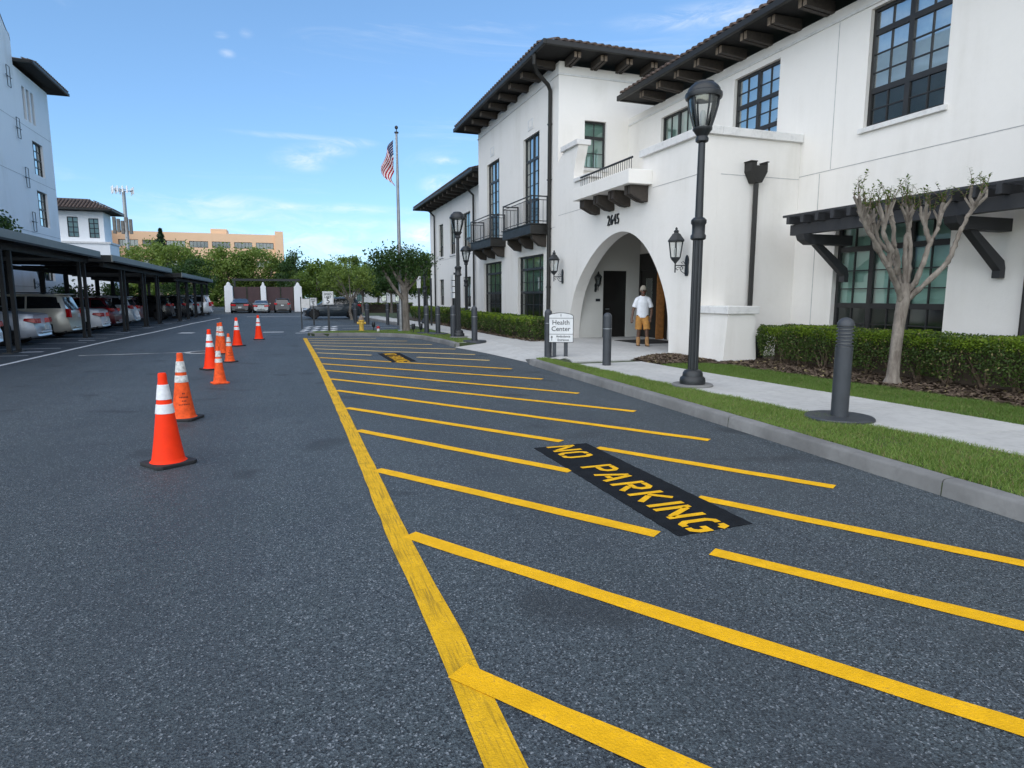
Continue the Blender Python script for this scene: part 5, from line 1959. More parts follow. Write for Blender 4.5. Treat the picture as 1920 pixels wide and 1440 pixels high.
tree('leafy_tree', (6.9, 63, 0), 1.7, .12, (0, 0, 2.9, 1.5, 1.5, 1.1), 50, 70, .3, .12, 'tree_d', 'small dark tree left of the flagpole', BT, 51)
tree('leafy_tree', (-13.3, 38.6, 0), 2.8, .12, (0, 0, 4.4, .55, .8, 1.3), 40, 80, .25, .09, 'tree_d', 'dark tree between the white apartment block and the carport roof', None, 52)
tree('leafy_tree', (-9.8, 74, 0), 2.0, .16, (0, 0, 3.0, 2.6, 2.2, 2.4), 80, 80, .4, .14, 'tree_d', 'dark green tree between carport end and gate pillar', BT, 53)
tree('leafy_tree', (-12.2, 57, 0), 1.0, .10, (0, 0, 1.6, 1.6, 1.3, 1.0), 40, 60, .3, .1, 'tree_d', 'dark shrub behind the middle carports', None, 54)
tree('leafy_tree', (-12.6, 47, 0), .8, .10, (0, 0, 1.5, 1.2, 1.6, .9), 40, 60, .3, .1, 'tree_d', 'dark shrub against the white wall behind the carports', None, 55)
tree('leafy_tree', (15.5, 74, 0), 2.2, .18, (0, 0, 3.6, 3.5, 3, 2.2), 90, 80, .45, .15, 'tree_a', 'green tree mass beyond the far end of the building', BT, 56)

# conifer over the orange building's parapet line
t = thing('conifer', (-19.1, 118, 0), 'dark pointed conifer in front of the orange building', 'tree')
rg = np.random.default_rng(61)
P_ = []
for k in range(6500):
    f = rg.uniform(0, 1) ** .8
    r = (1 - f) * 3.0 * rg.uniform(.5, 1.05) * (.75 + .25 * math.sin(f * 60))
    a = rg.uniform(0, 6.28)
    P_.append((r * math.cos(a), r * math.sin(a), 4.5 + f * 8.0))
V, F = leaf_quads(np.array(P_), .30, rg, .2, .35)
np_mesh('crown', V, F, MAT['pine'], t, kind='stuff')
MB().tube((0, 0, -.1), (0, 0, 11.5), .22, .04, 8).build('trunk', MAT['bark_d'], t, smooth=True)


def palm(loc, h, label, seed):
    t = thing('palm_tree', loc, label, 'palm tree', 'palms far behind the car park')
    rg = np.random.default_rng(seed)
    MB().path([(0, 0, -.1), (.1, 0, h * .5), (.05, 0, h)], [.2, .16, .15], 8).build('trunk', MAT['bark_d'], t, smooth=True)
    LV, LF = [], []
    for k in range(22):
        a = 6.283 * k / 22 + rg.normal() * .1
        el = rg.uniform(-.2, 1.1)
        L_ = rg.uniform(1.0, 1.5)
        pts = [Vector((math.cos(a) * L_ * f * math.cos(el), math.sin(a) * L_ * f * math.cos(el), h + L_ * f * math.sin(el) - .75 * f * f * L_)) for f in np.linspace(0, 1, 9)]
        for i in range(1, 9):
            d = (pts[i] - pts[i - 1]).normalized()
            s = d.cross(Vector((0, 0, 1))).normalized()
            for sg in (-1, 1):
                w = .34 * (1 - .55 * i / 9)
                tip = pts[i] + s * sg * w + d * .12 - Vector((0, 0, .12))
                o = len(LV)
                LV += [tuple(pts[i - 1]), tuple(pts[i]), tuple(tip), tuple(pts[i - 1].lerp(tip, .5))]
                LF.append((o, o + 1, o + 2, o + 3))
    np_mesh('fronds', np.array(LV), np.array(LF), MAT['palm'], t, kind='stuff')


palm((5.9, 95, 0), 6.4, 'palm crown rising above the light green trees, the left one', 71)
palm((8.2, 97, 0), 7.0, 'palm crown rising above the light green trees, the tallest one', 72)
palm((10.9, 95, 0), 6.3, 'palm crown rising left of the flagpole, the right one', 73)
# ------------------------------------------------------------------ vehicles
def car(loc, rz, spec, paint, label, group, plate=True, s=1.0):
    """lofted body with cut windows, wheel arches, lamps, bumpers; local +x is the front"""
    L, Wd, H = spec['L'], spec['W'], spec['H']
    top = spec['top']            # (x fraction from rear 0..1, z fraction of H)
    belt = spec['belt']
    xs_t, zs_t = [p[0] for p in top], [p[1] for p in top]
    xs_b, zs_b = [p[0] for p in belt], [p[1] for p in belt]
    rw, fwx = spec['wheels']
    wr = spec.get('wr', .33)
    t = thing('parked_car', loc, label, 'car', group, rz)
    NX, NR = 84, 20
    fr = np.linspace(0, 1, NX)
    fr = np.sort(np.concatenate([fr, [.004, .012, .022, .978, .988, .996]]))
    NXX = len(fr)
    sm = lambda x, xs, zs: (np.interp(x - .012, xs, zs) + np.interp(x, xs, zs) * 2 + np.interp(x + .012, xs, zs)) / 4
    G = np.zeros((NXX, NR, 3))
    for i, f in enumerate(fr):
        zt = sm(f, xs_t, zs_t) * H
        zb = min(sm(f, xs_b, zs_b) * H, zt - .03)
        e = min(f, 1 - f) * L
        plan = 1 - .17 * max(0, 1 - e / .75) ** 2.2
        w = Wd / 2 * plan
        z0 = .19 + .10 * max(0, 1 - e / .5) ** 2
        cab = max(0.0, min(1.0, (zt - zb) / (.22 * H)))
        wr_ = w * (1 - .25 * cab)
        ring = [(0, z0), (w * .55, z0), (w * .84, z0 + .01), (w * .95, z0 + .07), (w * .985, z0 + .18), (w, z0 + (zb - z0) * .42), (w * 1.0, z0 + (zb - z0) * .62), (w * .99, z0 + (zb - z0) * .80),
                (w * .975, z0 + (zb - z0) * .93), (w * .955, zb)]
        for q in (.16, .36, .56, .76, .92):
            ring.append((w * .955 + (wr_ - w * .955) * q ** 1.1 - (0 if cab > .3 else w * .04 * q), zb + (zt - .05 * cab - .012 - zb) * q))
        ring += [(wr_ * .93, zt - .03 * cab - .005), (wr_ * .82, zt - .012), (wr_ * .6, zt - .002), (wr_ * .3, zt + .004), (0, zt + .006)]
        x = (f - .5) * L
        for j, (y, z) in enumerate(ring):
            xx = x
            d_r, d_f = f * L, (1 - f) * L
            up = max(0, z - spec['rk_z'] * H)
            if d_r < 1.0:
                xx += spec['rake'] * up * (1 - d_r)
                xx += .10 * (abs(y) / w) ** 3 * (1 - d_r)
                if z > .62:
                    xx += .05 * (1 - d_r)
            if d_f < .9:
                xx -= .26 * (abs(y) / w) ** 3 * (1 - d_f / .9)
                if z > .5:
                    xx -= .10 * (z - .5) / .3 * (1 - d_f / .9)
            G[i, j] = (xx, y, z)
    parts = {}

    def face(key, q):
        V_, F_ = parts.setdefault(key, ([], []))
        o = len(V_)
        V_.extend(q)
        F_.append(tuple(range(o, o + len(q))))

    def in_poly(px, pz, poly):
        c = False
        j = len(poly) - 1
        for i in range(len(poly)):
            xi, zi = poly[i]
            xj, zj = poly[j]
            if (zi > pz) != (zj > pz) and px < (xj - xi) * (pz - zi) / (zj - zi + 1e-12) + xi:
                c = not c
            j = i
        return c
    side = [[((a - .5) * L, b * H) for a, b in poly] for poly in spec['side']]
    for sgn in (1, -1):
        Q = G * np.array([1, sgn, 1])
        for i in range(NXX - 1):
            for j in range(NR - 1):
                q = [tuple(Q[i, j]), tuple(Q[i + 1, j]), tuple(Q[i + 1, j + 1]), tuple(Q[i, j + 1])]
                if sgn < 0:
                    q = q[::-1]
                c = sum((Vector(v) for v in q), Vector()) / 4
                key = 'body'
                f = (fr[i] + fr[i + 1]) / 2
                if 3 <= j <= 9 and any(math.hypot(c.x - wx, c.z - wr) < wr + .055 for wx in ((rw - .5) * L, (fwx - .5) * L)):
                    continue
                if j < 3 and any(abs(c.x - wx) < wr + .03 for wx in ((rw - .5) * L, (fwx - .5) * L)) and j == 2:
                    continue
                if 9 <= j <= 14 and any(in_poly(c.x, c.z, p) for p in side):
                    key = 'side_window'
                if j >= 15 and spec['ws'][0] < f < spec['ws'][1]:
                    key = 'windshield'
                if spec.get('rwin') and j >= 15 and spec['rwin'][0] < f < spec['rwin'][1]:
                    key = 'rear_window'
                face(key, q)
    # end caps as grids
    NC = 10
    for i, back in ((0, True), (NXX - 1, False)):
        for j in range(NR - 1):
            for k in range(NC):
                a0, a1 = -1 + 2 * k / NC, -1 + 2 * (k + 1) / NC

                def pt(jj, a):
                    x, y, z = G[i, jj]
                    bl = (1 - abs(a) ** 3) * .10
                    return (x - bl * 0 if back else x, y * a, z)
                q = [pt(j, a0), pt(j, a1), pt(j + 1, a1), pt(j + 1, a0)]
                if back:
                    q = q[::-1]
                c = sum((Vector(v) for v in q), Vector()) / 4
                key = 'body'
                rb = spec.get('rglass')
                if back and rb and rb[0] * H < c.z < rb[1] * H and abs(c.y) < Wd / 2 * .80:
                    key = 'rear_window'
                face(key, q)
    mats = {'body': paint}
    body = None
    for key in ['body'] + [k for k in parts if k != 'body']:
        V_, F_ = parts[key]
        mb = MB()
        mb.add(V_, F_)
        me = mb.mesh(key, mats.get(key, MAT['car_glass']))
        bm = bmesh.new()
        bm.from_mesh(me)
        bmesh.ops.remove_doubles(bm, verts=bm.verts, dist=1e-4)
        bmesh.ops.recalc_face_normals(bm, faces=bm.faces)
        bm.to_mesh(me)
        bm.free()
        me.shade_smooth()
        try:
            me.set_sharp_from_angle(angle=rad(38))
        except Exception:
            pass
        link(key, me, t)
    MB().box(-L / 2 + .25, L / 2 - .25, -Wd / 2 + .14, Wd / 2 - .14, .22, .62).build('underbody', MAT['rubber'], t)
    # wheels
    for f in (rw, fwx):
        for sy in (-1, 1):
            x, y = (f - .5) * L, sy * (Wd / 2 - .105)
            Mx = Matrix.Translation((x, y, wr)) @ Matrix.Rotation(rad(90) * -sy, 4, 'X')
            wh = MB().lathe([(wr * .62, -.10), (wr * .93, -.10), (wr, -.06), (wr, .06), (wr * .93, .10), (wr * .66, .10)], 24, M=Mx).build('wheel', MAT['tyre'], t, smooth=True)
            rm = MB().lathe([(wr * .64, .04), (wr * .64, .092), (wr * .58, .10), (wr * .54, .06)], 20, M=Mx)
            for k in range(5):
                a = k * 2 * math.pi / 5
                rm.box(.02, wr * .60, -.035, .035, .055, .085, M=Mx @ Matrix.Rotation(a, 4, 'Z'))
            rm.lathe([(.06, .05), (.055, .095)], 10, M=Mx)
            rm.build('rim', MAT['rim'], wh)
    # lamps, plate, bumper strip, mirrors, handles
    xr, xf = -L / 2, L / 2
    for sy in (-1, 1):
        (y0, y1), (z0, z1), wrap = spec['tail']
        ta = MB()
        w2 = Wd / 2
        lean = spec['rake'] * max(0, (z0 + z1) / 2 * H - spec['rk_z'] * H)
        pts = [(xr - .004 + .06 + lean, sy * y0 * w2, z0 * H), (xr + .02 + .08 + lean, sy * y1 * w2, z0 * H + .02), (xr + .04 + wrap, sy * (w2 * .955), (z0 * .5 + z1 * .5) * H), (xr + .06 + wrap * .8, sy * (w2 * .945), z1 * H),
               (xr + .03 + .09 + lean, sy * y1 * w2, z1 * H), (xr + .005 + .07 + lean, sy * y0 * w2, z1 * H - .01)]
        pr = [Vector(p) for p in pts]
        inn = [p + Vector((.10, -sy * .04, 0)) for p in pr]
        out = [p + Vector((-.035, sy * .012, 0)) for p in pr]
        n = len(pr)
        ta.add([tuple(p) for p in out] + [tuple(p) for p in inn], [tuple(range(n)), tuple(range(2 * n - 1, n - 1, -1))] + [(i, (i + 1) % n, n + (i + 1) % n, n + i) for i in range(n)])
        ta.build('tail_light', MAT['tail'], t)
        hz = spec.get('hz', .45) * H
        hd = MB()
        o1 = [(xf - .13, sy * .52 * w2, hz - .05), (xf - .30, sy * .86 * w2, hz - .03), (xf - .50, sy * .925 * w2, hz + .05), (xf - .36, sy * .86 * w2, hz + .10), (xf - .19, sy * .54 * w2, hz + .06)]
        i1 = [(x - .14, y * .93, z) for x, y, z in o1]
        n = 5
        hd.add(o1 + i1, [tuple(range(n)), tuple(range(2 * n - 1, n - 1, -1))] + [(i, (i + 1) % n, n + (i + 1) % n, n + i) for i in range(n)])
        hd.build('headlight', MAT['headl'], t)
        mx = (spec['ws'][0] - .5) * L + .10
        zbm = np.interp(spec['ws'][0] - .03, xs_b, zs_b) * H
        MB().box(mx - .06, mx + .05, sy * (w2 * .93), sy * (w2 * .93 + .17), zbm + .02, zbm + .16).build('mirror', paint, t, bevel=.03)
        for hx in spec.get('handles', (.42, .60)):
            MB().box((hx - .5) * L - .09, (hx - .5) * L + .09, sy * (w2 * .985), sy * (w2 + .015), zbm - .11, zbm - .08).build('door_handle', MAT['chrome'] if metal_handles else paint, t, bevel=.008)
    if plate:
        pz = spec['plate'] * H
        MB().box(xr - .012, xr + .02, -.15, .15, pz - .075, pz + .075).build('license_plate', MAT['plate'], t)
    MB().box(xr - .012, xr + .06, -Wd / 2 * .5, Wd / 2 * .5, .40, .45).build('rear_bumper_strip', paint, t, bevel=.015)
    MB().box(xf - .06, xf + .012, -Wd / 2 * .45, Wd / 2 * .45, .42, .56).build('grille', MAT['rubber'], t, bevel=.02)
    if spec.get('spoiler'):
        zt = np.interp(.05, xs_t, zs_t) * H
        MB().box(xr + .08 + spec['rake'] * .5, xr + .42 + spec['rake'] * .5, -Wd / 2 * .66, Wd / 2 * .66, zt - .02, zt + .03).build('rear_spoiler', paint, t, bevel=.02)
    if spec.get('rails'):
        for sy in (-1, 1):
            zt = np.interp(.4, xs_t, zs_t) * H
            MB().path([((.18 - .5) * L, sy * Wd / 2 * .64, zt - .02), ((.22 - .5) * L, sy * Wd / 2 * .64, zt + .04), ((.62 - .5) * L, sy * Wd / 2 * .64, zt + .035), ((.66 - .5) * L, sy * Wd / 2 * .64, zt - .02)], .018, 6).build('roof_rail', MAT['black'], t)
    t.scale = (s, s, s)
    return t


metal_handles = True
SEDAN = dict(L=4.85, W=1.82, H=1.46, top=[(0, .70), (.03, .735), (.15, .755), (.20, .78), (.34, .96), (.42, 1.0), (.54, .99), (.60, .95), (.74, .72), (.80, .68), (.93, .60), (1, .50)],
             belt=[(0, .66), (.2, .68), (.5, .655), (.75, .63), (.9, .57), (1, .46)], wheels=(.205, .805), side=[[(.275, .70), (.365, .915), (.46, .945), (.46, .70)], [(.475, .70), (.475, .945), (.56, .93), (.70, .70)]],
             ws=(.605, .735), rwin=(.205, .335), rk_z=.5, rake=.10, tail=((.42, .88), (.50, .62), .32), plate=.40, wr=.325)
MINIVAN = dict(L=5.1, W=1.98, H=1.76, top=[(0, .93), (.02, .965), (.08, .99), (.3, 1.0), (.56, .985), (.64, .94), (.80, .66), (.86, .62), (.95, .56), (1, .46)],
               belt=[(0, .62), (.5, .60), (.8, .58), (.92, .50), (1, .42)], wheels=(.20, .82), side=[[(.07, .65), (.10, .90), (.29, .925), (.29, .65)], [(.305, .65), (.305, .925), (.50, .925), (.50, .65)], [(.515, .65), (.515, .925), (.62, .90), (.76, .645)]],
               ws=(.65, .795), rglass=(.63, .92), rk_z=.55, rake=.42, tail=((.80, .92), (.46, .66), .05), plate=.50, wr=.34, spoiler=True, rails=True)
SUV = dict(L=4.65, W=1.88, H=1.68, top=[(0, .90), (.02, .945), (.10, .985), (.3, 1.0), (.52, .985), (.60, .94), (.73, .70), (.80, .66), (.94, .59), (1, .48)],
           belt=[(0, .66), (.15, .655), (.5, .62), (.75, .60), (.9, .54), (1, .44)], wheels=(.19, .81), side=[[(.10, .72), (.15, .90), (.24, .915), (.24, .69)], [(.255, .685), (.255, .92), (.44, .93), (.44, .665)], [(.455, .665), (.455, .93), (.555, .90), (.69, .65)]],
           ws=(.61, .725), rglass=(.64, .90), rk_z=.52, rake=.55, tail=((.62, .90), (.56, .68), .28), plate=.52, wr=.36, spoiler=True, rails=True)
HATCH = dict(SUV, L=4.45, H=1.60, rake=.75, tail=((.55, .9), (.55, .66), .30))
paints = {n: M_car('car paint ' + n, c, m) for n, c, m in [('silver', (.60, .63, .68), .30), ('champagne', (.60, .56, .47), .25), ('white', (.84, .86, .88), .03), ('maroon', (.13, .012, .018), .25),
                                                             ('silver white', (.66, .70, .73), .25), ('black', (.012, .013, .015), .2), ('navy', (.020, .032, .045), .35), ('grey', (.30, .33, .33), .4), ('rose', (.34, .17, .17), .3)]}
GC = 'cars parked under the carports'
PI = math.pi
car((-10.6, 22.6, 0), PI, SEDAN, paints['white'], 'white saloon at the left picture edge under the carport', GC)
car((-10.45, 26.35, 0), PI, SEDAN, paints['silver'], 'silver saloon with slanted red tail lamps under the carport', GC)
car((-10.65, 30.35, 0), PI, MINIVAN, paints['champagne'], 'champagne minivan with upright red tail lamps beside the silver saloon', GC)
car((-10.35, 33.95, 0), PI, SEDAN, paints['white'], 'white saloon between the champagne minivan and the dark red car', GC)
car((-10.4, 37.5, 0), PI, HATCH, paints['maroon'], 'dark red crossover under the carport behind the white saloon', GC)
car((-10.4, 41.3, 0), PI, SUV, paints['silver white'], 'silver white crossover right of the dark red one', GC)
car((-10.9, 46.2, 0), PI, HATCH, paints['rose'], 'dusty rose car deep under the middle carport', GC)
car((-9.9, 50.2, 0), PI, SUV, paints['black'], 'black tall car under the middle carport', GC)
car((-9.4, 53.6, 0), PI, SUV, paints['black'], 'black car next to the end of the carports', GC)
car((-9.0, 57.2, 0), PI, HATCH, paints['grey'], 'grey car near the far end of the carports', GC)
car((-8.75, 60.8, 0), PI, MINIVAN, paints['silver white'], 'silver minivan under the last carport bay', GC)
GG = 'cars parked before the brown gates'
car((-4.45, 69.3, 0), PI / 2, SEDAN, paints['black'], 'black saloon parked before the left brown gate', GG, s=.98)
car((-2.55, 69.3, 0), PI / 2, SEDAN, paints['grey'], 'pale grey saloon parked before the middle pillar of the gates', GG, s=.86)
car((-.55, 69.3, 0), PI / 2, SUV, paints['black'], 'black crossover parked before the right brown gate', GG, s=.86)
car((3.05, 48.6, .02), PI + .03, SUV, paints['navy'], 'dark blue crossover parked sideways behind the speed limit sign', None, s=.92, plate=False)
# ------------------------------------------------------------------ carports
def carport(x_post, y0, y1, posts, z, label, seed):
    t = thing('carport', (x_post - 2.5, (y0 + y1) / 2, 0), label, 'carport', 'flat roofed carports along the drive', world=True)
    xf, xb = x_post + .42, x_post - 5.6
    rf = MB()
    n = int((y1 - y0) / .3)
    vs, fs = [], []
    for i in range(n + 1):
        y = y0 + (y1 - y0) * i / n
        dz = .035 if i % 2 else 0
        vs += [(xf, y, z - .03 + dz), (xb, y, z + .12 + dz), (xf, y, z - .06 + dz), (xb, y, z + .09 + dz)]
    for i in range(n):
        a = 4 * i
        fs += [(a, a + 1, a + 5, a + 4), (a + 2, a + 6, a + 7, a + 3)]
    rf.add(vs, fs)
    roof = rf.build('roof', MAT['fascia_d'], t)
    MB().box(xf, xf + .05, y0 - .03, y1 + .03, z - .20, z + .10).build('fascia', MAT['fascia'], roof, bevel=.01)
    MB().box(xf + .05, xf + .10, y0 + .1, y1 - .1, z - .21, z - .15).build('gutter', MAT['fascia_d'], roof)
    MB().box(xb, xf - .001, y0 - .02, y0 + .03, z - .2, z + .08).box(xb, xf - .001, y1 - .03, y1 + .02, z - .2, z + .08).build('end_trim', MAT['fascia_d'], roof)
    for xx in (x_post, x_post - 4.6):
        MB().box(xx - .07, xx + .07, y0 + .2, y1 - .2, z - .40, z - .21).build('beam', MAT['post'], t)
    for y in posts:
        for dy in (-.33, .33):
            p = MB().box(x_post - .055, x_post + .055, y + dy - .055, y + dy + .055, 0, z - .401).build('post', MAT['post'], t)
            MB().box(x_post - .14, x_post + .14, y + dy - .14, y + dy + .14, 0, .03).build('foot_plate', MAT['black'], p)
        MB().box(x_post - 4.70, x_post - 4.5, y - .1, y + .1, 0, z - .401).build('post', MAT['post'], t)
        MB().box(x_post - 5.4, x_post + .3, y - .07, y + .07, z - .215, z - .07).build('cross_beam', MAT['post'], t)
    return t


MAT['fascia'] = M_plain('grey green fascia', (.20, .215, .20), .55, .1, .15, 3)
MAT['fascia_d'] = M_plain('dark roof deck', (.022, .025, .025), .75, .1, .2, 3)
MAT['post'] = M_plain('dark steel post', (.012, .013, .014), .65, .1, .25, 4)
carport(-7.68, 12.0, 30.6, (15.0, 22.35, 29.6), 3.38, 'nearest long carport with grey green fascia on paired black posts', 1)
carport(-7.35, 31.0, 45.6, (34.6, 39.2, 43.0), 3.28, 'middle carport on paired black posts', 2)
carport(-6.85, 46.0, 64.0, (47.2, 51.0, 55.2, 59.6, 63.2), 3.06, 'farthest carport ending before the shrubs', 3)

# ------------------------------------------------------------------ white apartment block on the left
ap = thing('apartment_block', (-16, 20, 0), 'tall white stucco apartment block with dark eaves behind the carports', 'building', world=True)
AX = -14.0
strip = [(45.75 + .68 * k, 46.17 + .68 * k, 11.9, 13.75) for k in range(3)]
awin = [(46.6, 48.3, 8.95, 10.9), (46.6, 48.3, 5.9, 8.0), (46.6, 48.3, 2.6, 5.0)]
more = []
for y in (20, 26, 32, 38):
    for z in (2.6, 5.9, 8.95, 12.0):
        more.append((y - .7, y + .7, z, z + 1.95))
wall_with_openings('side_wall', 'x', AX, -.35, 44.75, 50.1, 0, 14.55, strip + awin, MAT['stucco_l'], ap)
wall_with_openings('long_wall', 'x', AX, -.35, 14, 44.749, 0, 16.2, more, MAT['stucco_l'], ap)
MB().box(-30, AX - .351, 49.75, 50.1, 0, 14.55).build('end_wall', MAT['stucco_l'], ap)
MB().box(-30, AX - .351, 14, 14.3, 0, 16.2).build('far_end_wall', MAT['stucco_l'], ap)
MB().box(-30.3, -30, 14, 50.1, 0, 14.5).build('rear_wall', MAT['stucco_l'], ap)
MB().box(-30, AX - .36, 14.4, 44.7, 15.9, 16.1).build('flat_roof', MAT['fascia_d'], ap)
# curved parapet rising towards the street corner
par = smooth_poly([(44.749, 15.75), (44.6, 16.0), (44.2, 16.3), (43.5, 16.9), (42.4, 17.7), (41, 18.2), (38, 18.4)], 4)
MB().prism([(38, 16.205)] + [(44.749, 16.205)] + [p for p in par if p[1] > 16.22], 'x', AX - .34, AX - .01).build('curved_parapet', MAT['stucco_l'], ap)
cap = MB()
cap.path([(AX - .15, y, z + .06) for y, z in par], .16, 8)
cap.build('parapet_coping', MAT['bronze'], ap, smooth=True)
MB().box(-30, AX - .34, 30, 37.9, 16.21, 18.3).build('stair_head', MAT['stucco_l'], ap)
hip_roof(ap, -24, AX + .85, 44.9, 51.2, 14.95, .35, [('x1', .8)])
for a in strip:
    window(ap, 'x', AX, *a, (), (.5,), (), (), .12, -1, fw=.03, split=False, sill=False, mats={'pane': 'pane_scr'}, blind='dark_room')
for a in awin:
    window(ap, 'x', AX, *a, (.33, .66), (.25, .5, .75), (), (1,), .12, -1, fw=.07, mw=.05, split=False, sill=False, upper=0, blind='curtain')
for a in more:
    window(ap, 'x', AX, *a, (.5,), (.5,), (), (0,), .12, -1, fw=.07, split=False, sill=False, upper=2)
for z in (2.2, 5.4, 8.5, 11.5):
    MB().box(AX + .0005, AX + .008, 14.2, 50.0, z, z + .02).build('control_joint', MAT['joint'], ap)
# wrought wall ornaments
for y, z in ((43.6, 13.6), (44.3, 11.05), (44.9, 8.45), (45.3, 6.0)):
    m = MB()
    m.tube((AX + .12, y - .22, z + .55), (AX + .12, y - .22, z - .55), .018, n=5)
    m.tube((AX + .12, y + .22, z + .55), (AX + .12, y + .22, z - .55), .018, n=5)
    m.tube((AX + .12, y - .22, z + .55), (AX + .12, y + .22, z + .55), .018, n=5)
    m.tube((AX + .12, y - .22, z - .55), (AX + .12, y + .22, z - .55), .018, n=5)
    m.tube((AX + .12, y - .42, z), (AX + .12, y + .42, z), .02, n=5)
    m.tube((AX, y, z), (AX + .12, y, z), .02, n=5)
    m.build('wall_ornament', MAT['black'], ap)
lb = MB()
lb.box(AX, AX + .06, 44.1, 44.3, 2.2, 2.9).path([(AX + .05, 44.2, 2.75), (AX + .35, 44.2, 2.85), (AX + .42, 44.2, 2.72)], .02, 6)
wall_lantern((AX + .001, 44.6, 2.35), (1, 0), 'black wall lantern on the white wall seen under the carport', 1.15, 'pane_scr')

# ------------------------------------------------------------------ small white house with tiled roof
sh = thing('tiled_house', (-18.5, 72, 0), 'small white two storey house with brown tiled hip roof beside the apartment block', 'building', world=True)
HY = 68.0
hw_ = [(-18.4, -17.55, 6.95, 8.75), (-16.75, -15.95, 6.9, 8.65)]
wall_with_openings('upper_wall', 'y', HY, .3, -19.9, -15.55, 6.55, 9.25, hw_, MAT['stucco_l'], sh)
MB().box(-15.85, -15.55, HY + .301, HY + 2.6, 6.55, 9.25).build('upper_side_wall', MAT['stucco_l'], sh)
MB().box(-19.9, -15.1, HY - .45, HY + 2.9, 0, 6.38).build('lower_storey', MAT['stucco_l'], sh)
MB().box(-20.0, -15.0, HY - .55, HY + 3.0, 6.382, 6.548).build('string_course', MAT['trim'], sh)
hip_roof(sh, -23.6, -14.7, HY - .9, HY + 3.6, 9.45, .48, [('y0', 2.2), ('x1', 2.0)], 'tile')
for w in hw_:
    window(sh, 'y', HY, *w, (.5,), (.25, .5, .75), (), (), .08, 1, fw=.06, mw=.06, split=False, sill=False, upper=2)

# ------------------------------------------------------------------ orange office building
og = thing('office_building', (-16, 150, 0), 'long orange sunlit office building with ribbon windows behind the trees', 'building', world=True)
OY = 140
bands = []
for i in range(7):
    x0 = -29.9 + 4.05 * i
    bands.append((x0, x0 + 3.35))
holes = [(a, b, 11.15, 12.4) for a, b in bands] + [(a, b, 7.4, 8.8) for a, b in bands] + [(a, b, 3.4, 4.8) for a, b in bands]
wall_with_openings('front_wall', 'y', OY, .5, -33.5, -1.9, 0, 14.0, holes, MAT['orange_wall'], og)
MB().box(-1.899, -.35, OY - .6, OY + 12, 0, 14.7).build('stair_tower', MAT['orange_wall'], og)
MB().box(-33.5, -31.6, OY - 9, OY - .001, 0, 15.5).build('side_tower', MAT['orange_wall'], og)
MB().box(-33.5, -1.9, OY + .501, OY + 14, 13.2, 13.4).build('roof', MAT['trim'], og)
MB().box(-33.5, -33.0, OY + .501, OY + 14, 0, 13.2).box(-33.5, -.4, OY + 14, OY + 14.5, 0, 13.2).build('rear_wall', MAT['orange_wall'], og)
MB().box(-13.9, -10.9, OY + .6, OY + 5, 13.4, 14.95).build('roof_plant_room', MAT['orange_wall'], og, bevel=.1)
for h in holes:
    window(og, 'y', OY, *h, (.2, .4, .6, .8), (), (), (), .25, 1, fw=.08, mw=.07, split=False, sill=False, mats={'pane': 'pane_scr'}, blind='dark_room')

# ------------------------------------------------------------------ mobile phone mast
ct = thing('cell_tower', (-25.9, 128, 0), 'steel phone mast with a ring of white antennas above the orange building', 'mast')
MB().lathe([(.36, 0), (.32, 12), (.28, 19.6)], 14).build('pole', MAT['galv'], ct, smooth=True)
rg2 = np.random.default_rng(9)
pf = MB()
for k in range(3):
    a = k * 2 * PI / 3 + .35
    u, v = Vector((math.cos(a), math.sin(a), 0)), Vector((-math.sin(a), math.cos(a), 0))
    c = u * 1.2 + Vector((0, 0, 19.75))
    pf.tube(tuple(Vector((0, 0, 19.6))), tuple(c), .08, n=6)
    pf.tube(tuple(c - v * 1.15), tuple(c + v * 1.15), .06, n=6)
    for j in (-1.1, -.4, .4, 1.1):
        p = c + v * j + u * .14
        Mx = Matrix.Translation(p) @ Matrix.Rotation(a, 4, 'Z')
        MB().box(-.06, .06, -.12, .12, -.5 - .15 * abs(j), .55, M=Mx).build('antenna', MAT['white'], ct, bevel=.03)
pf.build('platform', MAT['galv'], ct)
for k in range(5):
    MB().box(-2.0 + .62 * k, -1.55 + .62 * k, -.3, .3, 12.4 + .25 * (k % 2), 15.2 - .3 * (k % 3)).build('equipment_screen', MAT['screen_grey'], ct)

# ------------------------------------------------------------------ brown gates between white pillars
ge = thing('gated_enclosure', (-2.3, 72, 0), 'brown double gates between three white pillars under a dark beam', 'gate', world=True)
GY = 72.0
for x in (-5.75, -2.40, 1.05):
    w = .42 if x != -2.40 else .28
    p = MB().prism([(x - w, 0), (x + w, 0), (x + w * .93, 2.65), (x + w * .55, 2.75), (x + w * .30, 3.02), (x, 3.12), (x - w * .30, 3.02), (x - w * .55, 2.75), (x - w * .93, 2.65)], 'y', GY - .35, GY + .35)
    p.build('pillar', MAT['stucco_l'], ge, bevel=.03)
for a, b in ((-5.30, -4.03), (-4.0, -2.70), (-2.10, -.72), (-.69, .62)):
    g_ = MB().box(a, b, GY - .04, GY + .04, .12, 2.62).build('gate_leaf', MAT['plum'], ge)
    MB().box(a, a + .05, GY - .075, GY - .041, .12, 2.62).box(b - .05, b, GY - .075, GY - .041, .12, 2.62).build('gate_stile', MAT['bronze'], g_)
MB().box(-5.4, 1.3, GY + .5, GY + .75, 3.25, 3.48).build('overhead_beam', MAT['black'], ge)
for x in (-5.2, -2.4, .9):
    MB().box(x - .09, x + .09, GY + .53, GY + .71, 0, 3.25).build('beam_post', MAT['black'], ge)
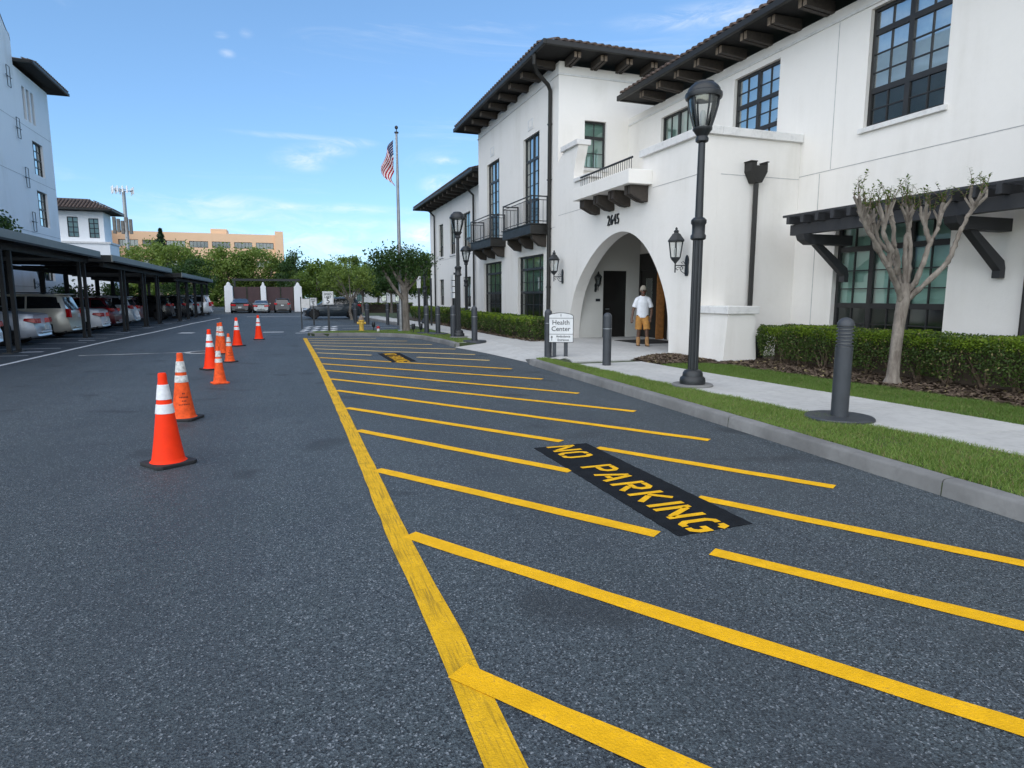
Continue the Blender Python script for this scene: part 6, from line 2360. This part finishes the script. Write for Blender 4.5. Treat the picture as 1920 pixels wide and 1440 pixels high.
# low long building behind the trees at the centre right
gr = thing('garden_building', (13, 92, 0), 'low beige building glimpsed behind the tree trunks', 'building', world=True)
wall_with_openings('wall', 'y', 90, .3, 6.5, 24, 0, 2.7, [(12.4, 13.1, .9, 2.0), (14.3, 15.0, .9, 2.0), (9.0, 9.8, .9, 2.0)], MAT['trim'], gr)
for a in ((12.4, 13.1), (14.3, 15.0), (9.0, 9.8)):
    window(gr, 'y', 90, *a, .9, 2.0, (.5,), (.5,), (), (), .08, 1, split=False, sill=False)
MB().prism([(89.2, 2.7), (96, 2.7), (96, 4.2)], 'x', 6, 24.5).build('roof', MAT['tile'], gr)
# far belt of trees closing the view: reads as one mass
rgw = np.random.default_rng(77)
n = 26000
X_ = rgw.uniform(-70, 75, n)
hgt = 4.6 + 1.6 * np.sin(X_ * .31) + 1.0 * np.sin(X_ * .83 + 1)
Z_ = rgw.uniform(0, 1, n) ** .7 * hgt
Y_ = 112 + rgw.normal(0, 2.5, n)
V, F = leaf_quads(np.column_stack([X_, Y_, Z_]), .42, rgw)
tag(np_mesh('far_trees', V, F, MAT['tree_a']), 'distant belt of trees closing the end of the car park', 'trees', kind='stuff')
# ------------------------------------------------------------------ the man on the porch
def blob(name, chains, mat, parent, voxel=.012, smooth=6):
    """tapered chains of spheres and tubes fused into one continuous surface"""
    mb = MB()
    for pts, rs, *sq in chains:
        P = [Vector(p) for p in pts]
        fl = sq[0] if sq else (1, 1)
        dense, dr = [], []
        for i in range(len(P) - 1):
            for k in range(5):
                dense.append(P[i].lerp(P[i + 1], k / 5))
                dr.append(rs[i] + (rs[i + 1] - rs[i]) * k / 5)
        dense.append(P[-1])
        dr.append(rs[-1])
        o = len(mb.v)
        mb.path(dense, dr, 14)
        c = P[0]
        for i in range(o, len(mb.v)):          # flatten front to back
            v = mb.v[i]
            mb.v[i] = (v[0], c.y * 0 + v[1] * fl[1] + (1 - fl[1]) * c.y, v[2])
        capz = sq[1] if len(sq) > 1 else (1, 1)
        for p, r in [e for e, k in zip(((P[0], rs[0]), (P[-1], rs[-1])), capz) if k]:
            prof = [(max(1e-4, r * math.cos(a)), r * math.sin(a)) for a in np.linspace(-1.45, 1.45, 8)]
            s0 = len(mb.v)
            mb.lathe(prof, 12, tuple(p))
            for i in range(s0, len(mb.v)):
                v = mb.v[i]
                mb.v[i] = (v[0], v[1] * fl[1] + (1 - fl[1]) * c.y, v[2])
    o = mb.build(name, mat, parent)
    r = o.modifiers.new('fuse', 'REMESH')
    r.mode = 'VOXEL'
    r.voxel_size = voxel
    r.use_smooth_shade = True
    s = o.modifiers.new('smooth', 'SMOOTH')
    s.factor = .5
    s.iterations = smooth
    return o


pm = thing('person', (10.2, 16.9, .14), 'person in white t-shirt, tan shorts, boots and cap standing in the arched porch', 'person', rz=math.atan2(-10.2, 16.9) + .0)
# local axes: -y is forward (towards the drive), x is the person's left, z up
pm.rotation_euler = (0, 0, -math.atan2(10.2, 16.9) + .12)
Hh = .985
chains = [
    ([(0, .02, .92), (0, .02, 1.02), (0, .01, 1.15), (0, .01, 1.30), (0, .02, 1.43)], [.145, .145, .155, .17, .14], (1, .68)),
    ([(-.12, .02, 1.42), (0, .02, 1.45), (.12, .02, 1.42)], [.065, .08, .065], (1, .9)),
    ([(0, .02, 1.42), (0, .0, 1.52), (0, -.01, 1.57)], [.070, .060, .058]),
    ([(0, -.015, 1.60), (0, -.01, 1.67), (0, .005, 1.72)], [.075, .088, .092], (1, 1.08)),
    ([(0, -.075, 1.585), (0, -.06, 1.60)], [.032, .04]),
    ([(0, -.108, 1.655), (0, -.092, 1.69)], [.014, .010]),
    ([(-.092, .0, 1.665), (-.094, .005, 1.69)], [.016, .018]), ([(.092, .0, 1.665), (.094, .005, 1.69)], [.016, .018]),
    # right arm (image left) hanging away from the body
    ([(-.185, .02, 1.40), (-.245, .02, 1.22), (-.285, .0, 1.09), (-.315, -.05, .93), (-.325, -.075, .86)], [.062, .052, .044, .036, .028]),
    ([(-.327, -.08, .85), (-.335, -.10, .785)], [.036, .034], (1, .7)),
    # left arm bent in, hand at the shorts pocket
    ([(.185, .02, 1.40), (.245, .03, 1.22), (.275, .03, 1.09), (.255, -.05, .95), (.235, -.08, .88)], [.062, .052, .044, .036, .028]),
    ([(.233, -.085, .87), (.215, -.105, .80)], [.036, .034], (1, .7)),
    # legs
    ([(-.085, .02, .92), (-.095, .01, .72), (-.10, .0, .50), (-.105, .03, .32), (-.11, .03, .12)], [.105, .085, .058, .056, .040]),
    ([(.085, .02, .92), (.105, -.05, .72), (.125, -.10, .50), (.135, -.09, .32), (.14, -.11, .12)], [.105, .085, .058, .056, .040]),
]
for sx, cx, cy, cz in ((-1, -.335, -.10, .785), (1, .215, -.105, .80)):
    for k, (dx, ln) in enumerate(((-.030, .068), (-.010, .078), (.010, .074), (.029, .058))):
        b = (cx + dx, cy - .004, cz - .015)
        chains.append(([b, (b[0] + .002, b[1] - .012, b[2] - ln * .55), (b[0] + .004, b[1] - .002 + .012, b[2] - ln)], [.0105, .0095, .008]))
    th = -sx * .036
    chains.append(([(cx + th * .8, cy - .01, cz + .03), (cx + th * 1.35, cy - .03, cz - .005), (cx + th * 1.2, cy - .04, cz - .04)], [.013, .0115, .009]))
blob('body', chains, MAT['skin'], pm, .0075, 4)
blob('t_shirt', [
    ([(0, .02, .86), (0, .02, 1.0), (0, .015, 1.15), (0, .015, 1.32), (0, .02, 1.42)], [.192, .188, .182, .190, .148], (1, .68), (0, 1)),
    ([(-.15, .02, 1.415), (0, .02, 1.45), (.15, .02, 1.415)], [.078, .085, .078], (1, .9)),
    ([(-.17, .02, 1.40), (-.23, .02, 1.24), (-.25, .015, 1.17)], [.078, .080, .080], (1, 1), (1, 0)),
    ([(.17, .02, 1.40), (.23, .03, 1.24), (.25, .03, 1.17)], [.078, .080, .080], (1, 1), (1, 0)),
], MAT['tee'], pm, .012, 4)
blob('shorts', [
    ([(0, .02, .93), (0, .02, .82)], [.158, .158], (1, .68)),
    ([(-.09, .02, .88), (-.108, .01, .70), (-.112, .005, .50)], [.112, .108, .106], (1, 1), (1, 0)),
    ([(.09, .02, .88), (.112, -.05, .70), (.128, -.095, .50)], [.112, .108, .106], (1, 1), (1, 0)),
], MAT['short'], pm, .012, 3)
for s, y, xo in ((-1, .03, 0), (1, -.11, .03)):
    b = blob('boot', [
        ([(s * .11 + xo, y + .0, .235), (s * .11 + xo, y, .10), (s * .113 + xo, y - .01, .06)], [.064, .062, .060]),
        ([(s * .113 + xo, y + .035, .055), (s * .118 + xo, y - .10, .050), (s * .126 + xo, y - .17, .045)], [.055, .052, .044], (1, 1)),
    ], MAT['boot'], pm, .010, 3)
    MB().prism([(xo + s * .113 - .05, y + .085), (xo + s * .113 + .05, y + .085), (xo + s * .118 + .056, y - .10), (xo + s * .122 + .04, y - .215), (xo + s * .122 - .04, y - .215), (xo + s * .118 - .056, y - .10)], 'z', .001, .028).build('sole', MAT['sole'], b, bevel=.008)
blob('cap', [([(0, .005, 1.715), (0, .01, 1.755)], [.101, .088], (1, 1.08))], MAT['cap'], pm, .010, 3)
MB().prism([(-.08, -.085), (.08, -.085), (.065, -.16), (0, -.18), (-.065, -.16)], 'z', 1.705, 1.714).build('cap_peak', MAT['cap'], pm, bevel=.004)
blob('beard', [([(-.07, -.045, 1.62), (0, -.082, 1.575), (.07, -.045, 1.62)], [.014, .024, .014])], MAT['hair'], pm, .009, 3)
for s in (-1, 1):
    MB().lathe([(.004, -.008), (.011, -.004), (.011, .004), (.004, .008)], 8, (s * .034, -.093, 1.688)).build('eye', MAT['white'], pm, smooth=True)
    MB().box(s * .034 - .004, s * .034 + .004, -.1055, -.1025, 1.684, 1.692).build('iris', MAT['ink'], pm)
MB().box(-.022, .022, -.118, -.110, 1.612, 1.618).build('mouth', MAT['red'], pm)
